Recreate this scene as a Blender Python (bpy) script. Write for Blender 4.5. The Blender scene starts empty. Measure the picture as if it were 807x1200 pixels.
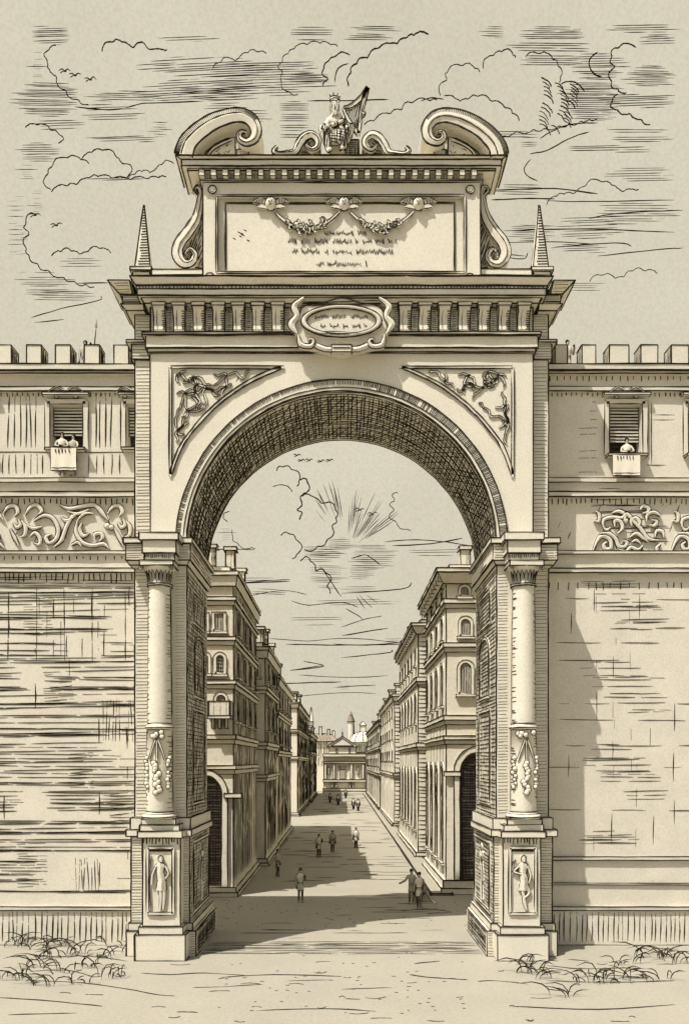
import bpy, math, random
from mathutils import Vector
from mathutils.bvhtree import BVHTree
rng = random.Random(11)
sc = bpy.context.scene
COL = sc.collection
PI = math.pi
RK = 1.32
EYE, DIST, F = 7.1, 30.0, 960.0          # eye height, distance of the eye from the arch front, focal length (px of an 807 px wide picture)

def X(px, Y=0.0): return (px - 400.0) / F * (DIST + Y)
def Z(py, Y=0.0): return EYE + (893.0 - py) / F * (DIST + Y)
def W(px, Y=0.0): return px / F * (DIST + Y)          # a width
def ir(Y): return 0.023 * max(1.0, (Y + DIST) / DIST) ** 0.8   # thickness of a drawn line by distance

# ------------------------------------------------------------------ materials
def new_mat(name):
    m = bpy.data.materials.new(name); m.use_nodes = True
    nt = m.node_tree; nt.nodes.clear()
    return m, nt

def stucco(name, col, dark=0.8, scale=0.6, grain=14.0, bump=0.25, speck=0.35):
    m, nt = new_mat(name); N = nt.nodes.new; L = nt.links.new
    out = N('ShaderNodeOutputMaterial'); b = N('ShaderNodeBsdfPrincipled')
    b.inputs['Roughness'].default_value = 0.9
    b.inputs['Specular IOR Level'].default_value = 0.15
    g = N('ShaderNodeNewGeometry')
    n1 = N('ShaderNodeTexNoise'); n1.inputs['Scale'].default_value = scale; n1.inputs['Detail'].default_value = 6
    n1.inputs['Roughness'].default_value = 0.65
    n2 = N('ShaderNodeTexNoise'); n2.inputs['Scale'].default_value = grain; n2.inputs['Detail'].default_value = 3
    L(g.outputs['Position'], n1.inputs['Vector']); L(g.outputs['Position'], n2.inputs['Vector'])
    r1 = N('ShaderNodeValToRGB'); r1.color_ramp.elements[0].position = 0.3; r1.color_ramp.elements[1].position = 0.68
    r1.color_ramp.elements[0].color = tuple(c * dark for c in col) + (1,)
    r1.color_ramp.elements[1].color = tuple(col) + (1,)
    L(n1.outputs['Fac'], r1.inputs['Fac'])
    r2 = N('ShaderNodeValToRGB'); r2.color_ramp.elements[0].position = 0.3; r2.color_ramp.elements[1].position = 0.6
    r2.color_ramp.elements[0].color = (0.84, 0.83, 0.81, 1); r2.color_ramp.elements[1].color = (1, 1, 1, 1)
    L(n2.outputs['Fac'], r2.inputs['Fac'])
    mx = N('ShaderNodeMix'); mx.data_type = 'RGBA'; mx.blend_type = 'MULTIPLY'; mx.inputs[0].default_value = 0.75
    L(r1.outputs['Color'], mx.inputs[6]); L(r2.outputs['Color'], mx.inputs[7])
    # little pits and specks
    v = N('ShaderNodeTexVoronoi'); v.inputs['Scale'].default_value = 1.9
    L(g.outputs['Position'], v.inputs['Vector'])
    sep = N('ShaderNodeSeparateColor'); L(v.outputs['Color'], sep.inputs[0])
    lt = N('ShaderNodeMath'); lt.operation = 'MULTIPLY'; lt.inputs[1].default_value = 0.085
    L(sep.outputs[0], lt.inputs[0])
    sub = N('ShaderNodeMath'); sub.operation = 'SUBTRACT'; L(lt.outputs[0], sub.inputs[0]); sub.inputs[1].default_value = 0.03
    ls = N('ShaderNodeMath'); ls.operation = 'LESS_THAN'; L(v.outputs['Distance'], ls.inputs[0]); L(sub.outputs[0], ls.inputs[1])
    sc_ = N('ShaderNodeMath'); sc_.operation = 'MULTIPLY'; sc_.inputs[1].default_value = speck; L(ls.outputs[0], sc_.inputs[0])
    m2 = N('ShaderNodeMix'); m2.data_type = 'RGBA'; L(sc_.outputs[0], m2.inputs[0]); L(mx.outputs[2], m2.inputs[6])
    m2.inputs[7].default_value = (0.06, 0.05, 0.035, 1)
    L(m2.outputs[2], b.inputs['Base Color'])
    bp = N('ShaderNodeBump'); bp.inputs['Strength'].default_value = bump; bp.inputs['Distance'].default_value = 0.02
    L(n2.outputs['Fac'], bp.inputs['Height']); L(bp.outputs[0], b.inputs['Normal'])
    L(b.outputs[0], out.inputs[0])
    return m

STONE = stucco('warm_limestone', (0.72, 0.665, 0.535), dark=0.90)
PLASTER = stucco('wall_plaster', (0.68, 0.627, 0.505), dark=0.88, scale=0.9)
HOUSE = stucco('house_plaster', (0.74, 0.683, 0.55), dark=0.92, scale=0.5, grain=6)
TILE = stucco('dull_roof', (0.30, 0.25, 0.18), dark=0.75)
VOID = stucco('dark_interior', (0.10, 0.085, 0.062), dark=0.7, speck=0)
CLOTH = stucco('linen', (0.78, 0.71, 0.57), dark=0.9, grain=30, speck=0)
COAT = stucco('wool_cloth', (0.5, 0.45, 0.36), dark=0.7, grain=20, speck=0)
SKIN = stucco('skin', (0.62, 0.54, 0.42), dark=0.9, grain=20, speck=0)
EARTH = stucco('dry_earth', (0.370, 0.338, 0.266), dark=0.88, scale=0.28, grain=9, bump=0.5, speck=0.5)

def ink_mat():
    m, nt = new_mat('dark_ink'); N = nt.nodes.new; L = nt.links.new
    out = N('ShaderNodeOutputMaterial'); b = N('ShaderNodeBsdfPrincipled')
    b.inputs['Roughness'].default_value = 1.0; b.inputs['Specular IOR Level'].default_value = 0.0
    g = N('ShaderNodeNewGeometry'); n = N('ShaderNodeTexNoise'); n.inputs['Scale'].default_value = 5
    L(g.outputs['Position'], n.inputs['Vector'])
    r = N('ShaderNodeValToRGB'); r.color_ramp.elements[0].position = 0.35; r.color_ramp.elements[1].position = 0.75
    r.color_ramp.elements[0].color = (0.022, 0.018, 0.012, 1); r.color_ramp.elements[1].color = (0.060, 0.050, 0.036, 1)
    L(n.outputs['Fac'], r.inputs['Fac']); L(r.outputs['Color'], b.inputs['Base Color']); L(b.outputs[0], out.inputs[0])
    return m
INK = ink_mat()

def sky_mat():
    m, nt = new_mat('pale_sky'); N = nt.nodes.new; L = nt.links.new
    out = N('ShaderNodeOutputMaterial'); e = N('ShaderNodeEmission'); e.inputs['Strength'].default_value = 1.0
    tc = N('ShaderNodeTexCoord')
    n1 = N('ShaderNodeTexNoise'); n1.inputs['Scale'].default_value = 0.006; n1.inputs['Detail'].default_value = 8; n1.inputs['Roughness'].default_value = 0.6
    n2 = N('ShaderNodeTexNoise'); n2.inputs['Scale'].default_value = 0.55; n2.inputs['Detail'].default_value = 2
    L(tc.outputs['Object'], n1.inputs['Vector']); L(tc.outputs['Object'], n2.inputs['Vector'])
    r1 = N('ShaderNodeValToRGB'); r1.color_ramp.elements[0].position = 0.3; r1.color_ramp.elements[1].position = 0.7
    r1.color_ramp.elements[0].color = (0.540, 0.496, 0.388, 1); r1.color_ramp.elements[1].color = (0.602, 0.556, 0.440, 1)
    r2 = N('ShaderNodeValToRGB'); r2.color_ramp.elements[0].position = 0.3; r2.color_ramp.elements[1].position = 0.62
    r2.color_ramp.elements[0].color = (0.86, 0.86, 0.85, 1); r2.color_ramp.elements[1].color = (1, 1, 1, 1)
    L(n1.outputs['Fac'], r1.inputs['Fac']); L(n2.outputs['Fac'], r2.inputs['Fac'])
    mx = N('ShaderNodeMix'); mx.data_type = 'RGBA'; mx.blend_type = 'MULTIPLY'; mx.inputs[0].default_value = 0.7
    L(r1.outputs['Color'], mx.inputs[6]); L(r2.outputs['Color'], mx.inputs[7])
    L(mx.outputs[2], e.inputs['Color']); L(e.outputs[0], out.inputs[0])
    return m
SKY = sky_mat()

# ------------------------------------------------------------------ mesh builder
def mapF(Y):                 # a face looking at -Y; w = outward
    return lambda u, v, w=0.0: (u, Y - w, v)
def mapS(x, s):              # a face of a thing on side s looking at the street axis; u runs along Y
    return lambda u, v, w=0.0: (x - s * w, u, v)
def mapG(z=0.0):
    return lambda u, v, w=0.0: (u, v, z + w)

class B:
    def __init__(s, r=0.023):
        s.v = []; s.f = []; s.m = []; s.sm = []; s.r = r
    def add(s, vs, fs, m=0, smooth=False):
        o = len(s.v); s.v += [tuple(p) for p in vs]
        for f in fs:
            s.f.append(tuple(i + o for i in f)); s.m.append(m); s.sm.append(smooth)
    # a drawn line: a thin wobbling triangular bead
    def stroke(s, pts, r=None, step=None, jit=None, taper=0.35, closed=False):
        r = s.r if r is None else r
        P = [Vector(p) for p in pts]
        if closed: P.append(P[0].copy())
        tot = sum((P[i + 1] - P[i]).length for i in range(len(P) - 1))
        if tot < 1e-5: return
        step = step or max(r * 22, tot / 40)
        Q = [P[0]]
        for i in range(len(P) - 1):
            d = (P[i + 1] - P[i]); n = max(1, int(d.length / step))
            for k in range(1, n + 1): Q.append(P[i] + d * (k / n))
        jit = r * 0.35 if jit is None else jit
        n = len(Q); rings = []
        w = Vector((0, 0, 0))
        base = r * RK * rng.uniform(0.85, 1.15)
        for i in range(n):
            t = (Q[min(i + 1, n - 1)] - Q[max(i - 1, 0)])
            if t.length < 1e-9: t = Vector((1, 0, 0))
            t.normalize()
            a = t.cross(Vector((0.123, 0.31, 0.94)) if abs(t.z) < 0.9 else Vector((0.94, 0.31, 0.12))).normalized()
            b = t.cross(a)
            w = w * 0.5 + Vector((rng.uniform(-1, 1), rng.uniform(-1, 1), rng.uniform(-1, 1))) * jit
            q = Q[i] + w
            e = taper if (i == 0 or i == n - 1) and not closed else 1.0
            rr = base * e * rng.uniform(0.78, 1.2)
            rings.append([q + a * math.cos(k * 2 * PI / 3) * rr + b * math.sin(k * 2 * PI / 3) * rr for k in range(3)])
        vs = [p for rg in rings for p in rg]; fs = []
        for i in range(n - 1):
            for k in range(3):
                fs.append((3 * i + k, 3 * i + (k + 1) % 3, 3 * i + 3 + (k + 1) % 3, 3 * i + 3 + k))
        fs.append((2, 1, 0)); fs.append((3 * n - 3, 3 * n - 2, 3 * n - 1))
        s.add(vs, fs, 1)
    def seg(s, a, b, r):      # straight tiny bead
        r = r * RK
        a = Vector(a); b = Vector(b); t = (b - a)
        if t.length < 1e-6: return
        t.normalize(); x = t.cross(Vector((0.123, 0.31, 0.94)))
        if x.length < 0.1: x = t.cross(Vector((1, 0, 0)))
        x.normalize(); y = t.cross(x)
        a = a - t * r * 0.5; b = b + t * r * 0.5
        vs = [c + x * math.cos(k * 2 * PI / 3) * r + y * math.sin(k * 2 * PI / 3) * r for c in (a, b) for k in range(3)]
        s.add(vs, [(0, 1, 4, 3), (1, 2, 5, 4), (2, 0, 3, 5), (2, 1, 0), (3, 4, 5)], 1)
    # tapered box: bottom rect grows by g=(gx0,gx1,gy0,gy1) at the top
    def box(s, x0, x1, y0, y1, z0, z1, ink=True, top=None, m=0, r=None, back=False, bottom=True):
        if x0 > x1: x0, x1 = x1, x0
        X0, X1, Y0, Y1 = top if top else (x0, x1, y0, y1)
        if X0 > X1: X0, X1 = X1, X0
        vs = [(x0, y0, z0), (x1, y0, z0), (x1, y1, z0), (x0, y1, z0), (X0, Y0, z1), (X1, Y0, z1), (X1, Y1, z1), (X0, Y1, z1)]
        s.add(vs, [(3, 2, 1, 0), (4, 5, 6, 7), (0, 1, 5, 4), (1, 2, 6, 5), (2, 3, 7, 6), (3, 0, 4, 7)], m)
        if ink:
            E = [(4, 5), (0, 4), (1, 5), (5, 6), (7, 4)]
            if bottom: E += [(0, 1), (1, 2), (3, 0)]
            if back: E += [(6, 7), (2, 6), (3, 7)]
            for a, b in E: s.stroke([vs[a], vs[b]], r, taper=0.9)
    # polygon (u, v) extruded outward from w0 to w1 through map f
    def prism(s, poly, f, w0, w1, ink=True, m=0, r=None, sharp=28, both=False, smooth=False):
        n = len(poly)
        a = sum(poly[i][0] * poly[(i + 1) % n][1] - poly[(i + 1) % n][0] * poly[i][1] for i in range(n))
        if a < 0: poly = poly[::-1]
        vs = [f(u, v, w0) for u, v in poly] + [f(u, v, w1) for u, v in poly]
        s.add(vs, [tuple(range(n - 1, -1, -1)), tuple(range(n, 2 * n))], m)
        s.add(vs, [(i, (i + 1) % n, n + (i + 1) % n, n + i) for i in range(n)], m, smooth)
        if ink:
            s.stroke([f(u, v, w1) for u, v in poly], r, closed=True)
            if both: s.stroke([f(u, v, w0) for u, v in poly], r, closed=True)
            for i in range(n):
                p0, p1, p2 = Vector(poly[i - 1]), Vector(poly[i]), Vector(poly[(i + 1) % n])
                d1, d2 = p1 - p0, p2 - p1
                if d1.length > 1e-6 and d2.length > 1e-6 and math.degrees(d1.angle(d2)) > sharp:
                    s.stroke([f(p1.x, p1.y, w0), f(p1.x, p1.y, w1)], r, taper=0.9)
    # band following a curve in (u, v) with half widths hw, from w0 to w1
    def strip(s, pts, hw, f, w0, w1, ink=True, m=0, r=None, sub=4, mid=False, round_=0.0):
        P, H = smooth_curve(pts, hw, sub)
        n = len(P); Lf = []; Rt = []
        for i in range(n):
            t = Vector(P[min(i + 1, n - 1)]) - Vector(P[max(i - 1, 0)])
            if t.length < 1e-9: t = Vector((1, 0))
            t.normalize(); nrm = Vector((-t.y, t.x)); p = Vector(P[i])
            Lf.append(p + nrm * H[i]); Rt.append(p - nrm * H[i])
        vs = []
        for i in range(n):
            c = (Lf[i] + Rt[i]) / 2
            vs += [f(Lf[i].x, Lf[i].y, w0), f(Lf[i].x, Lf[i].y, w1), f(c.x, c.y, w1 + round_), f(Rt[i].x, Rt[i].y, w1), f(Rt[i].x, Rt[i].y, w0)]
        fs = []
        for i in range(n - 1):
            a = 5 * i; b = a + 5
            for k in range(4): fs.append((a + k, b + k, b + k + 1, a + k + 1))
        s.add(vs, fs, m, False)
        s.add(vs[:5], [(0, 1, 2, 3, 4)], m); s.add(vs[-5:], [(4, 3, 2, 1, 0)], m)
        if ink:
            s.stroke([f(p.x, p.y, w1) for p in Lf], r); s.stroke([f(p.x, p.y, w1) for p in Rt], r)
            if mid: s.stroke([f(*( (Lf[i] * .62 + Rt[i] * .38)), w1 + round_ * .8) for i in range(n)], r and r * .8)
        return Lf, Rt
    def lathe(s, cx, cy, prof, seg=24, a0=0.0, a1=2 * PI, rings=(), m=0, r=None, smooth=True, sy=1.0):
        full = abs(a1 - a0 - 2 * PI) < 1e-6; n = seg if full else seg + 1
        vs = []
        for (R, z) in prof:
            for k in range(n):
                a = a0 + (a1 - a0) * k / seg
                vs.append((cx + R * math.cos(a), cy + R * sy * math.sin(a), z))
        fs = []
        for j in range(len(prof) - 1):
            for k in range(seg):
                k2 = (k + 1) % n
                fs.append((j * n + k, j * n + k2, (j + 1) * n + k2, (j + 1) * n + k))
        s.add(vs, fs, m, smooth)
        for j in rings:
            s.stroke([vs[j * n + k] for k in range(n)], r, closed=full)
    def ball(s, c, rx, ry, rz, m=0, outline=None, seg=12, rg=7):
        prof = [(max(math.sin(PI * j / rg), 0.01), -math.cos(PI * j / rg)) for j in range(rg + 1)]
        vs = []; fs = []
        for (R, z) in prof:
            for k in range(seg):
                a = 2 * PI * k / seg
                vs.append((c[0] + rx * R * math.cos(a), c[1] + ry * R * math.sin(a), c[2] + rz * z))
        for j in range(rg):
            for k in range(seg):
                fs.append((j * seg + k, j * seg + (k + 1) % seg, (j + 1) * seg + (k + 1) % seg, (j + 1) * seg + k))
        s.add(vs, fs, m, True)
        if outline:   # the widest contour seen square-on
            s.stroke([(c[0] + rx * math.cos(a), c[1], c[2] + rz * math.sin(a)) for a in [2 * PI * k / 16 for k in range(16)]], outline, closed=True)
    def hatch(s, f, u0, u1, v0, v1, ang=0.0, sp=0.12, r=None, mask=None, dash=(2.0, 6.0), gap=0.05, w=None, dang=1.0, cell=None, keep=1.0):
        if w is None: w = (s.r if r is None else r) * .45
        r = s.r * 0.72 if r is None else r
        a = math.radians(ang); du, dv = math.cos(a), math.sin(a); nu, nv = -dv, du
        cu, cv = (u0 + u1) / 2, (v0 + v1) / 2
        ext = (abs(nu) * (u1 - u0) + abs(nv) * (v1 - v0)) / 2
        rad = math.hypot(u1 - u0, v1 - v0) / 2
        d = -ext + sp * rng.uniform(0.3, 0.8)
        while d < ext:
            aa = a + math.radians(rng.uniform(-dang, dang)); du, dv = math.cos(aa), math.sin(aa)
            ou, ov = cu + nu * d, cv + nv * d
            t0, t1 = -rad, rad; ok = True
            for (o, dd, lo, hi) in ((ou, du, u0, u1), (ov, dv, v0, v1)):
                if abs(dd) < 1e-9:
                    if o < lo or o > hi: ok = False
                else:
                    x, y = (lo - o) / dd, (hi - o) / dd
                    if x > y: x, y = y, x
                    t0 = max(t0, x); t1 = min(t1, y)
            if ok and t1 - t0 > r * 4:
                t = t0 + rng.uniform(0, gap)
                while t < t1 - r * 3:
                    ln = rng.uniform(*dash); e = min(t + ln, t1 - rng.uniform(0, gap) if t1 - t > gap * 2 else t1)
                    if rng.random() < keep:
                        c = cell or max(0.35, ln / 8); n = max(1, int((e - t) / c))
                        run = []
                        bow = rng.uniform(-1, 1) * r * 1.2
                        for k in range(n + 1):
                            tt = t + (e - t) * k / n
                            uu, vv = ou + du * tt + nu * bow * math.sin(PI * k / n), ov + dv * tt + nv * bow * math.sin(PI * k / n)
                            if mask is None or mask(uu, vv): run.append(f(uu, vv, w))
                            else:
                                if len(run) > 1: s.stroke(run, r, step=c * 1.01, jit=r * .22)
                                run = []
                        if len(run) > 1: s.stroke(run, r, step=c * 1.01, jit=r * .22)
                    t = e + gap * rng.uniform(0.5, 1.6)
            d += sp * rng.uniform(0.75, 1.25)
    def ticks(s, f, u0, u1, v, ln, sp, r=None, ang=-90, w=0.0):      # short strokes hanging from a line, mostly drawn shade under mouldings
        u = u0 + sp * 0.3; a = math.radians(ang)
        while u < u1:
            l = ln * rng.uniform(0.6, 1.15); aa = a + rng.uniform(-0.12, 0.12)
            s.seg(f(u, v, w), f(u + math.cos(aa) * l, v + math.sin(aa) * l, w), (r or s.r * 0.75) * rng.uniform(0.8, 1.2))
            u += sp * rng.uniform(0.75, 1.25)
    def scribble(s, f, u0, u1, v, h, sp, r=None, w=0.0):             # a row of illegible writing
        u = u0; pts = []
        while u < u1:
            if rng.random() < 0.12 and len(pts) > 3:
                s.stroke(pts, r or s.r * .75, step=1, taper=1); pts = []; u += sp * 1.5
            pts.append(f(u + rng.uniform(-.2, .2) * sp, v + h * rng.uniform(0.35, 1), w))
            pts.append(f(u + sp * .35, v + h * rng.uniform(-.2, 0.25), w))
            u += sp * rng.uniform(0.7, 1.3)
        if len(pts) > 1: s.stroke(pts, r or s.r * .75, step=1, taper=1)
    def mesh(s, vs, fs, m=0, r=None, contour=True, dirs=((0, -1, 0),)):   # a smooth body plus its drawn contour
        s.add(vs, fs, m, True)
        if not contour: return
        r = r or s.r
        nrm = []
        for f in fs:
            a, b, c = Vector(vs[f[0]]), Vector(vs[f[1]]), Vector(vs[f[2]])
            nrm.append((b - a).cross(c - a))
        ed = {}
        for i, f in enumerate(fs):
            for k in range(len(f)):
                e = tuple(sorted((f[k], f[(k + 1) % len(f)]))); ed.setdefault(e, []).append(i)
        for d in dirs:
            d = Vector(d)
            for (a, b), fl in ed.items():
                if len(fl) == 2 and (nrm[fl[0]].dot(d) > 0) != (nrm[fl[1]].dot(d) > 0):
                    s.seg(vs[a], vs[b], r * rng.uniform(.8, 1.1))
    def drape(s, vs, fs, lines, r, off=0.0, step=0.04):      # strokes laid on a body from in front
        t = BVHTree.FromPolygons([Vector(p) for p in vs], fs)
        for (x0, z0, x1, z1) in lines:
            n = max(2, int(math.hypot(x1 - x0, z1 - z0) / step)); run = []
            for k in range(n + 1):
                x = x0 + (x1 - x0) * k / n; z = z0 + (z1 - z0) * k / n
                h = t.ray_cast(Vector((x, -50, z)), Vector((0, 1, 0)))[0]
                if h: run.append(h)
                else:
                    if len(run) > 1: s.stroke(run, r, step=step * 2)
                    run = []
            if len(run) > 1: s.stroke(run, r, step=step * 2)
    def build(s, name, mat, parent=None, origin=(0, 0, 0), label=None):
        me = bpy.data.meshes.new(name)
        ox, oy, oz = origin
        me.from_pydata([(a - ox, b - oy, c - oz) for a, b, c in s.v], [], s.f)
        me.materials.append(mat); me.materials.append(INK)
        me.polygons.foreach_set('material_index', s.m)
        me.polygons.foreach_set('use_smooth', s.sm)
        me.validate(); me.update()
        o = bpy.data.objects.new(name, me); COL.objects.link(o)
        if parent is not None: o.parent = parent
        elif any(origin): o.location = origin
        if label: o['label'] = label
        return o

def smooth_curve(pts, hw, sub=4):
    n = len(pts)
    if not isinstance(hw, (list, tuple)): hw = [hw] * n
    P = []; H = []
    for i in range(n - 1):
        p0 = Vector(pts[max(i - 1, 0)]); p1 = Vector(pts[i]); p2 = Vector(pts[i + 1]); p3 = Vector(pts[min(i + 2, n - 1)])
        for k in range(sub):
            t = k / sub
            P.append(0.5 * ((2 * p1) + (p2 - p0) * t + (2 * p0 - 5 * p1 + 4 * p2 - p3) * t * t + (3 * p1 - p0 - 3 * p2 + p3) * t ** 3))
            H.append(hw[i] * (1 - t) + hw[i + 1] * t)
    P.append(Vector(pts[-1])); H.append(hw[-1])
    return P, H

def tagt(o, label, cat, group=None):
    o['label'] = label; o['category'] = cat
    if group: o['group'] = group
    return o
def thing(name, loc, label, cat, group=None):
    o = bpy.data.objects.new(name, None); o.location = loc; COL.objects.link(o); o.empty_display_size = 0.3
    return tagt(o, label, cat, group)
def struct(o): o['kind'] = 'structure'; return o

def skin_body(V, E, sub=1):
    """V: name -> (x,y,z,r); E: pairs. Returns verts, faces of one continuous body."""
    names = list(V); idx = {n: i for i, n in enumerate(names)}
    me = bpy.data.meshes.new('tmp'); me.from_pydata([V[n][:3] for n in names], [(idx[a], idx[b]) for a, b in E], [])
    o = bpy.data.objects.new('tmp', me); COL.objects.link(o)
    o.modifiers.new('s', 'SKIN'); ss = o.modifiers.new('d', 'SUBSURF'); ss.levels = sub; ss.render_levels = sub
    for i, n in enumerate(names):
        d = me.skin_vertices[0].data[i]; rr = V[n][3]
        d.radius = rr if isinstance(rr, tuple) else (rr, rr); d.use_root = (i == 0)
    dg = bpy.context.evaluated_depsgraph_get(); ev = o.evaluated_get(dg); m2 = ev.to_mesh()
    vs = [tuple(v.co) for v in m2.vertices]; fs = [tuple(p.vertices) for p in m2.polygons]
    ev.to_mesh_clear(); bpy.data.objects.remove(o); bpy.data.meshes.remove(me)
    return vs, fs

# ================================================================== the triumphal arch
R0 = 0.024
arch = thing('triumphal_arch', (0, 0, 0), 'monumental pale stone triumphal arch with columns and inscribed attic spanning the street', 'arch')
SPR, RAD, OUT = 15.0, 5.66, 7.0            # springing height, opening radius, half width of the front plane
SIDE, DEEP = 7.69, 4.5

# upper wall pierced by the arch
b = B(R0)
arc = [(RAD * math.cos(a), SPR + RAD * math.sin(a)) for a in [PI * k / 48 for k in range(49)]]
ZI, ZA = 15.26, 22.07
arc = [(RAD, ZI)] + [p for p in arc if p[1] > ZI + .02] + [(-RAD, ZI)]
poly = arc + [(-OUT, ZI), (-OUT, ZA), (OUT, ZA), (OUT, ZI)]
b.prism(poly, mapF(DEEP), 0, DEEP, sharp=40)
b.stroke([(x, DEEP, z) for x, z in arc], R0 * 1.3)
# tooling on the soffit: courses that run along and across the barrel
def sof(u, v, w=0.0):                      # u = angle * radius, v = depth
    a = u / RAD
    return ((RAD - w) * math.cos(a), v, SPR + (RAD - w) * math.sin(a))
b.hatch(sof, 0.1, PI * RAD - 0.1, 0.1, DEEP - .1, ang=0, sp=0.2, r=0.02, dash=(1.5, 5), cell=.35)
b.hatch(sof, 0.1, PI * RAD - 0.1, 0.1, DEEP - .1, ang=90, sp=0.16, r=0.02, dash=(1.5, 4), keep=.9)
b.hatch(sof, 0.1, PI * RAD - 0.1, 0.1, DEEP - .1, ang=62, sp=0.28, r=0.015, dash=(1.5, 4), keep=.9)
b.build('arch_wall', STONE, arch)

# archivolt
b = B(R0)
for (ra, rb, w0, w1) in ((RAD, 6.06, 0.002, .10),):
    n = 56; vs = []
    A = [math.asin((ZI - SPR) / rb) + (PI - 2 * math.asin((ZI - SPR) / rb)) * k / n for k in range(n + 1)]
    poly = [(rb * math.cos(a), SPR + rb * math.sin(a)) for a in A] + [(ra * math.cos(a), SPR + ra * math.sin(a)) for a in A[::-1]]
    for k in range(n):
        q = [poly[k], poly[k + 1], poly[2 * n - k], poly[2 * n + 1 - k]]
        vs = [(u, -w1, v) for u, v in q] + [(u, 0.02, v) for u, v in q]
        b.add(vs, [(0, 1, 2, 3), (1, 0, 4, 5), (3, 2, 6, 7)], 0)
    b.stroke([(u, -w1, v) for u, v in poly[:n + 1]], R0); b.stroke([(u, -w1, v) for u, v in poly[n + 1:]], R0 * 1.2)
    b.stroke([(5.78 * math.cos(a), -w1, SPR + 5.78 * math.sin(a)) for a in A], R0 * .8)
    k = 0
    while k < 1:
        a = A[0] + (A[-1] - A[0]) * k; k += 0.0032 * rng.uniform(.8, 1.2)
        if rng.random() < .93:
            r1, r2 = (5.80, 6.03) if a < 1.35 else (5.9, 6.03)
            b.seg((r1 * math.cos(a), -w1, SPR + r1 * math.sin(a)), (r2 * math.cos(a), -w1, SPR + r2 * math.sin(a)), 0.014)
b.build('archivolt', STONE, arch)

# spandrel panels
for s in (-1, 1):
    b = B(R0); RS = 6.9; ux, tz = 6.25, 21.54
    a0 = math.acos(ux / RS); a1 = math.asin((tz - SPR) / RS)
    crv = [(s * RS * math.cos(a0 + (a1 - a0) * k / 16), SPR + RS * math.sin(a0 + (a1 - a0) * k / 16)) for k in range(17)]
    crv[0] = (s * ux, crv[0][1] - .3)
    poly = crv + [(s * ux, tz)]
    f = mapF(0)
    # raised frame in three bands
    b.strip([(s * ux, crv[0][1] - .1), (s * ux, tz)], .05, f, 0, .05, sub=2)
    b.strip([(s * 2.1, tz), (s * ux, tz)], .05, f, 0, .05, sub=2)
    b.strip([crv[i] for i in range(0, 17, 2)], .06, f, 0, .05)
    fr = b.build('spandrel_panel', STONE, arch)
    g = B(0.02)
    def inside(u, v): return abs(u) < ux - .15 and v < tz - .15 and math.hypot(u, v - SPR) > RS + .18
    # a flying figure and leafy scribbles in low relief
    for _ in range(17):
        for t in range(200):
            u = s * rng.uniform(2.4, 6.1); v = rng.uniform(18.2, 21.4)
            if inside(u, v): break
        pts = [(u, v)]; an = rng.uniform(0, 2 * PI)
        for k in range(rng.randint(5, 9)):
            for t in range(12):
                a2 = an + rng.uniform(-1.3, 1.3); L_ = rng.uniform(.1, .26)
                q = (pts[-1][0] + math.cos(a2) * L_, pts[-1][1] + math.sin(a2) * L_)
                if inside(*q): pts.append(q); an = a2; break
        if len(pts) > 3:
            g.strip(pts, [.02] + [.035] * (len(pts) - 2) + [.015], f, 0, .035, r=.015, sub=2)
    g.hatch(f, min(s * 3.2, s * 6.1), max(s * 3.2, s * 6.1), 18.6, 21.3, ang=60, sp=.35, r=.013, mask=inside, dash=(.2, .5), keep=.3, gap=.3, cell=.15)
    g.build('spandrel_relief', STONE, arch)

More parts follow.
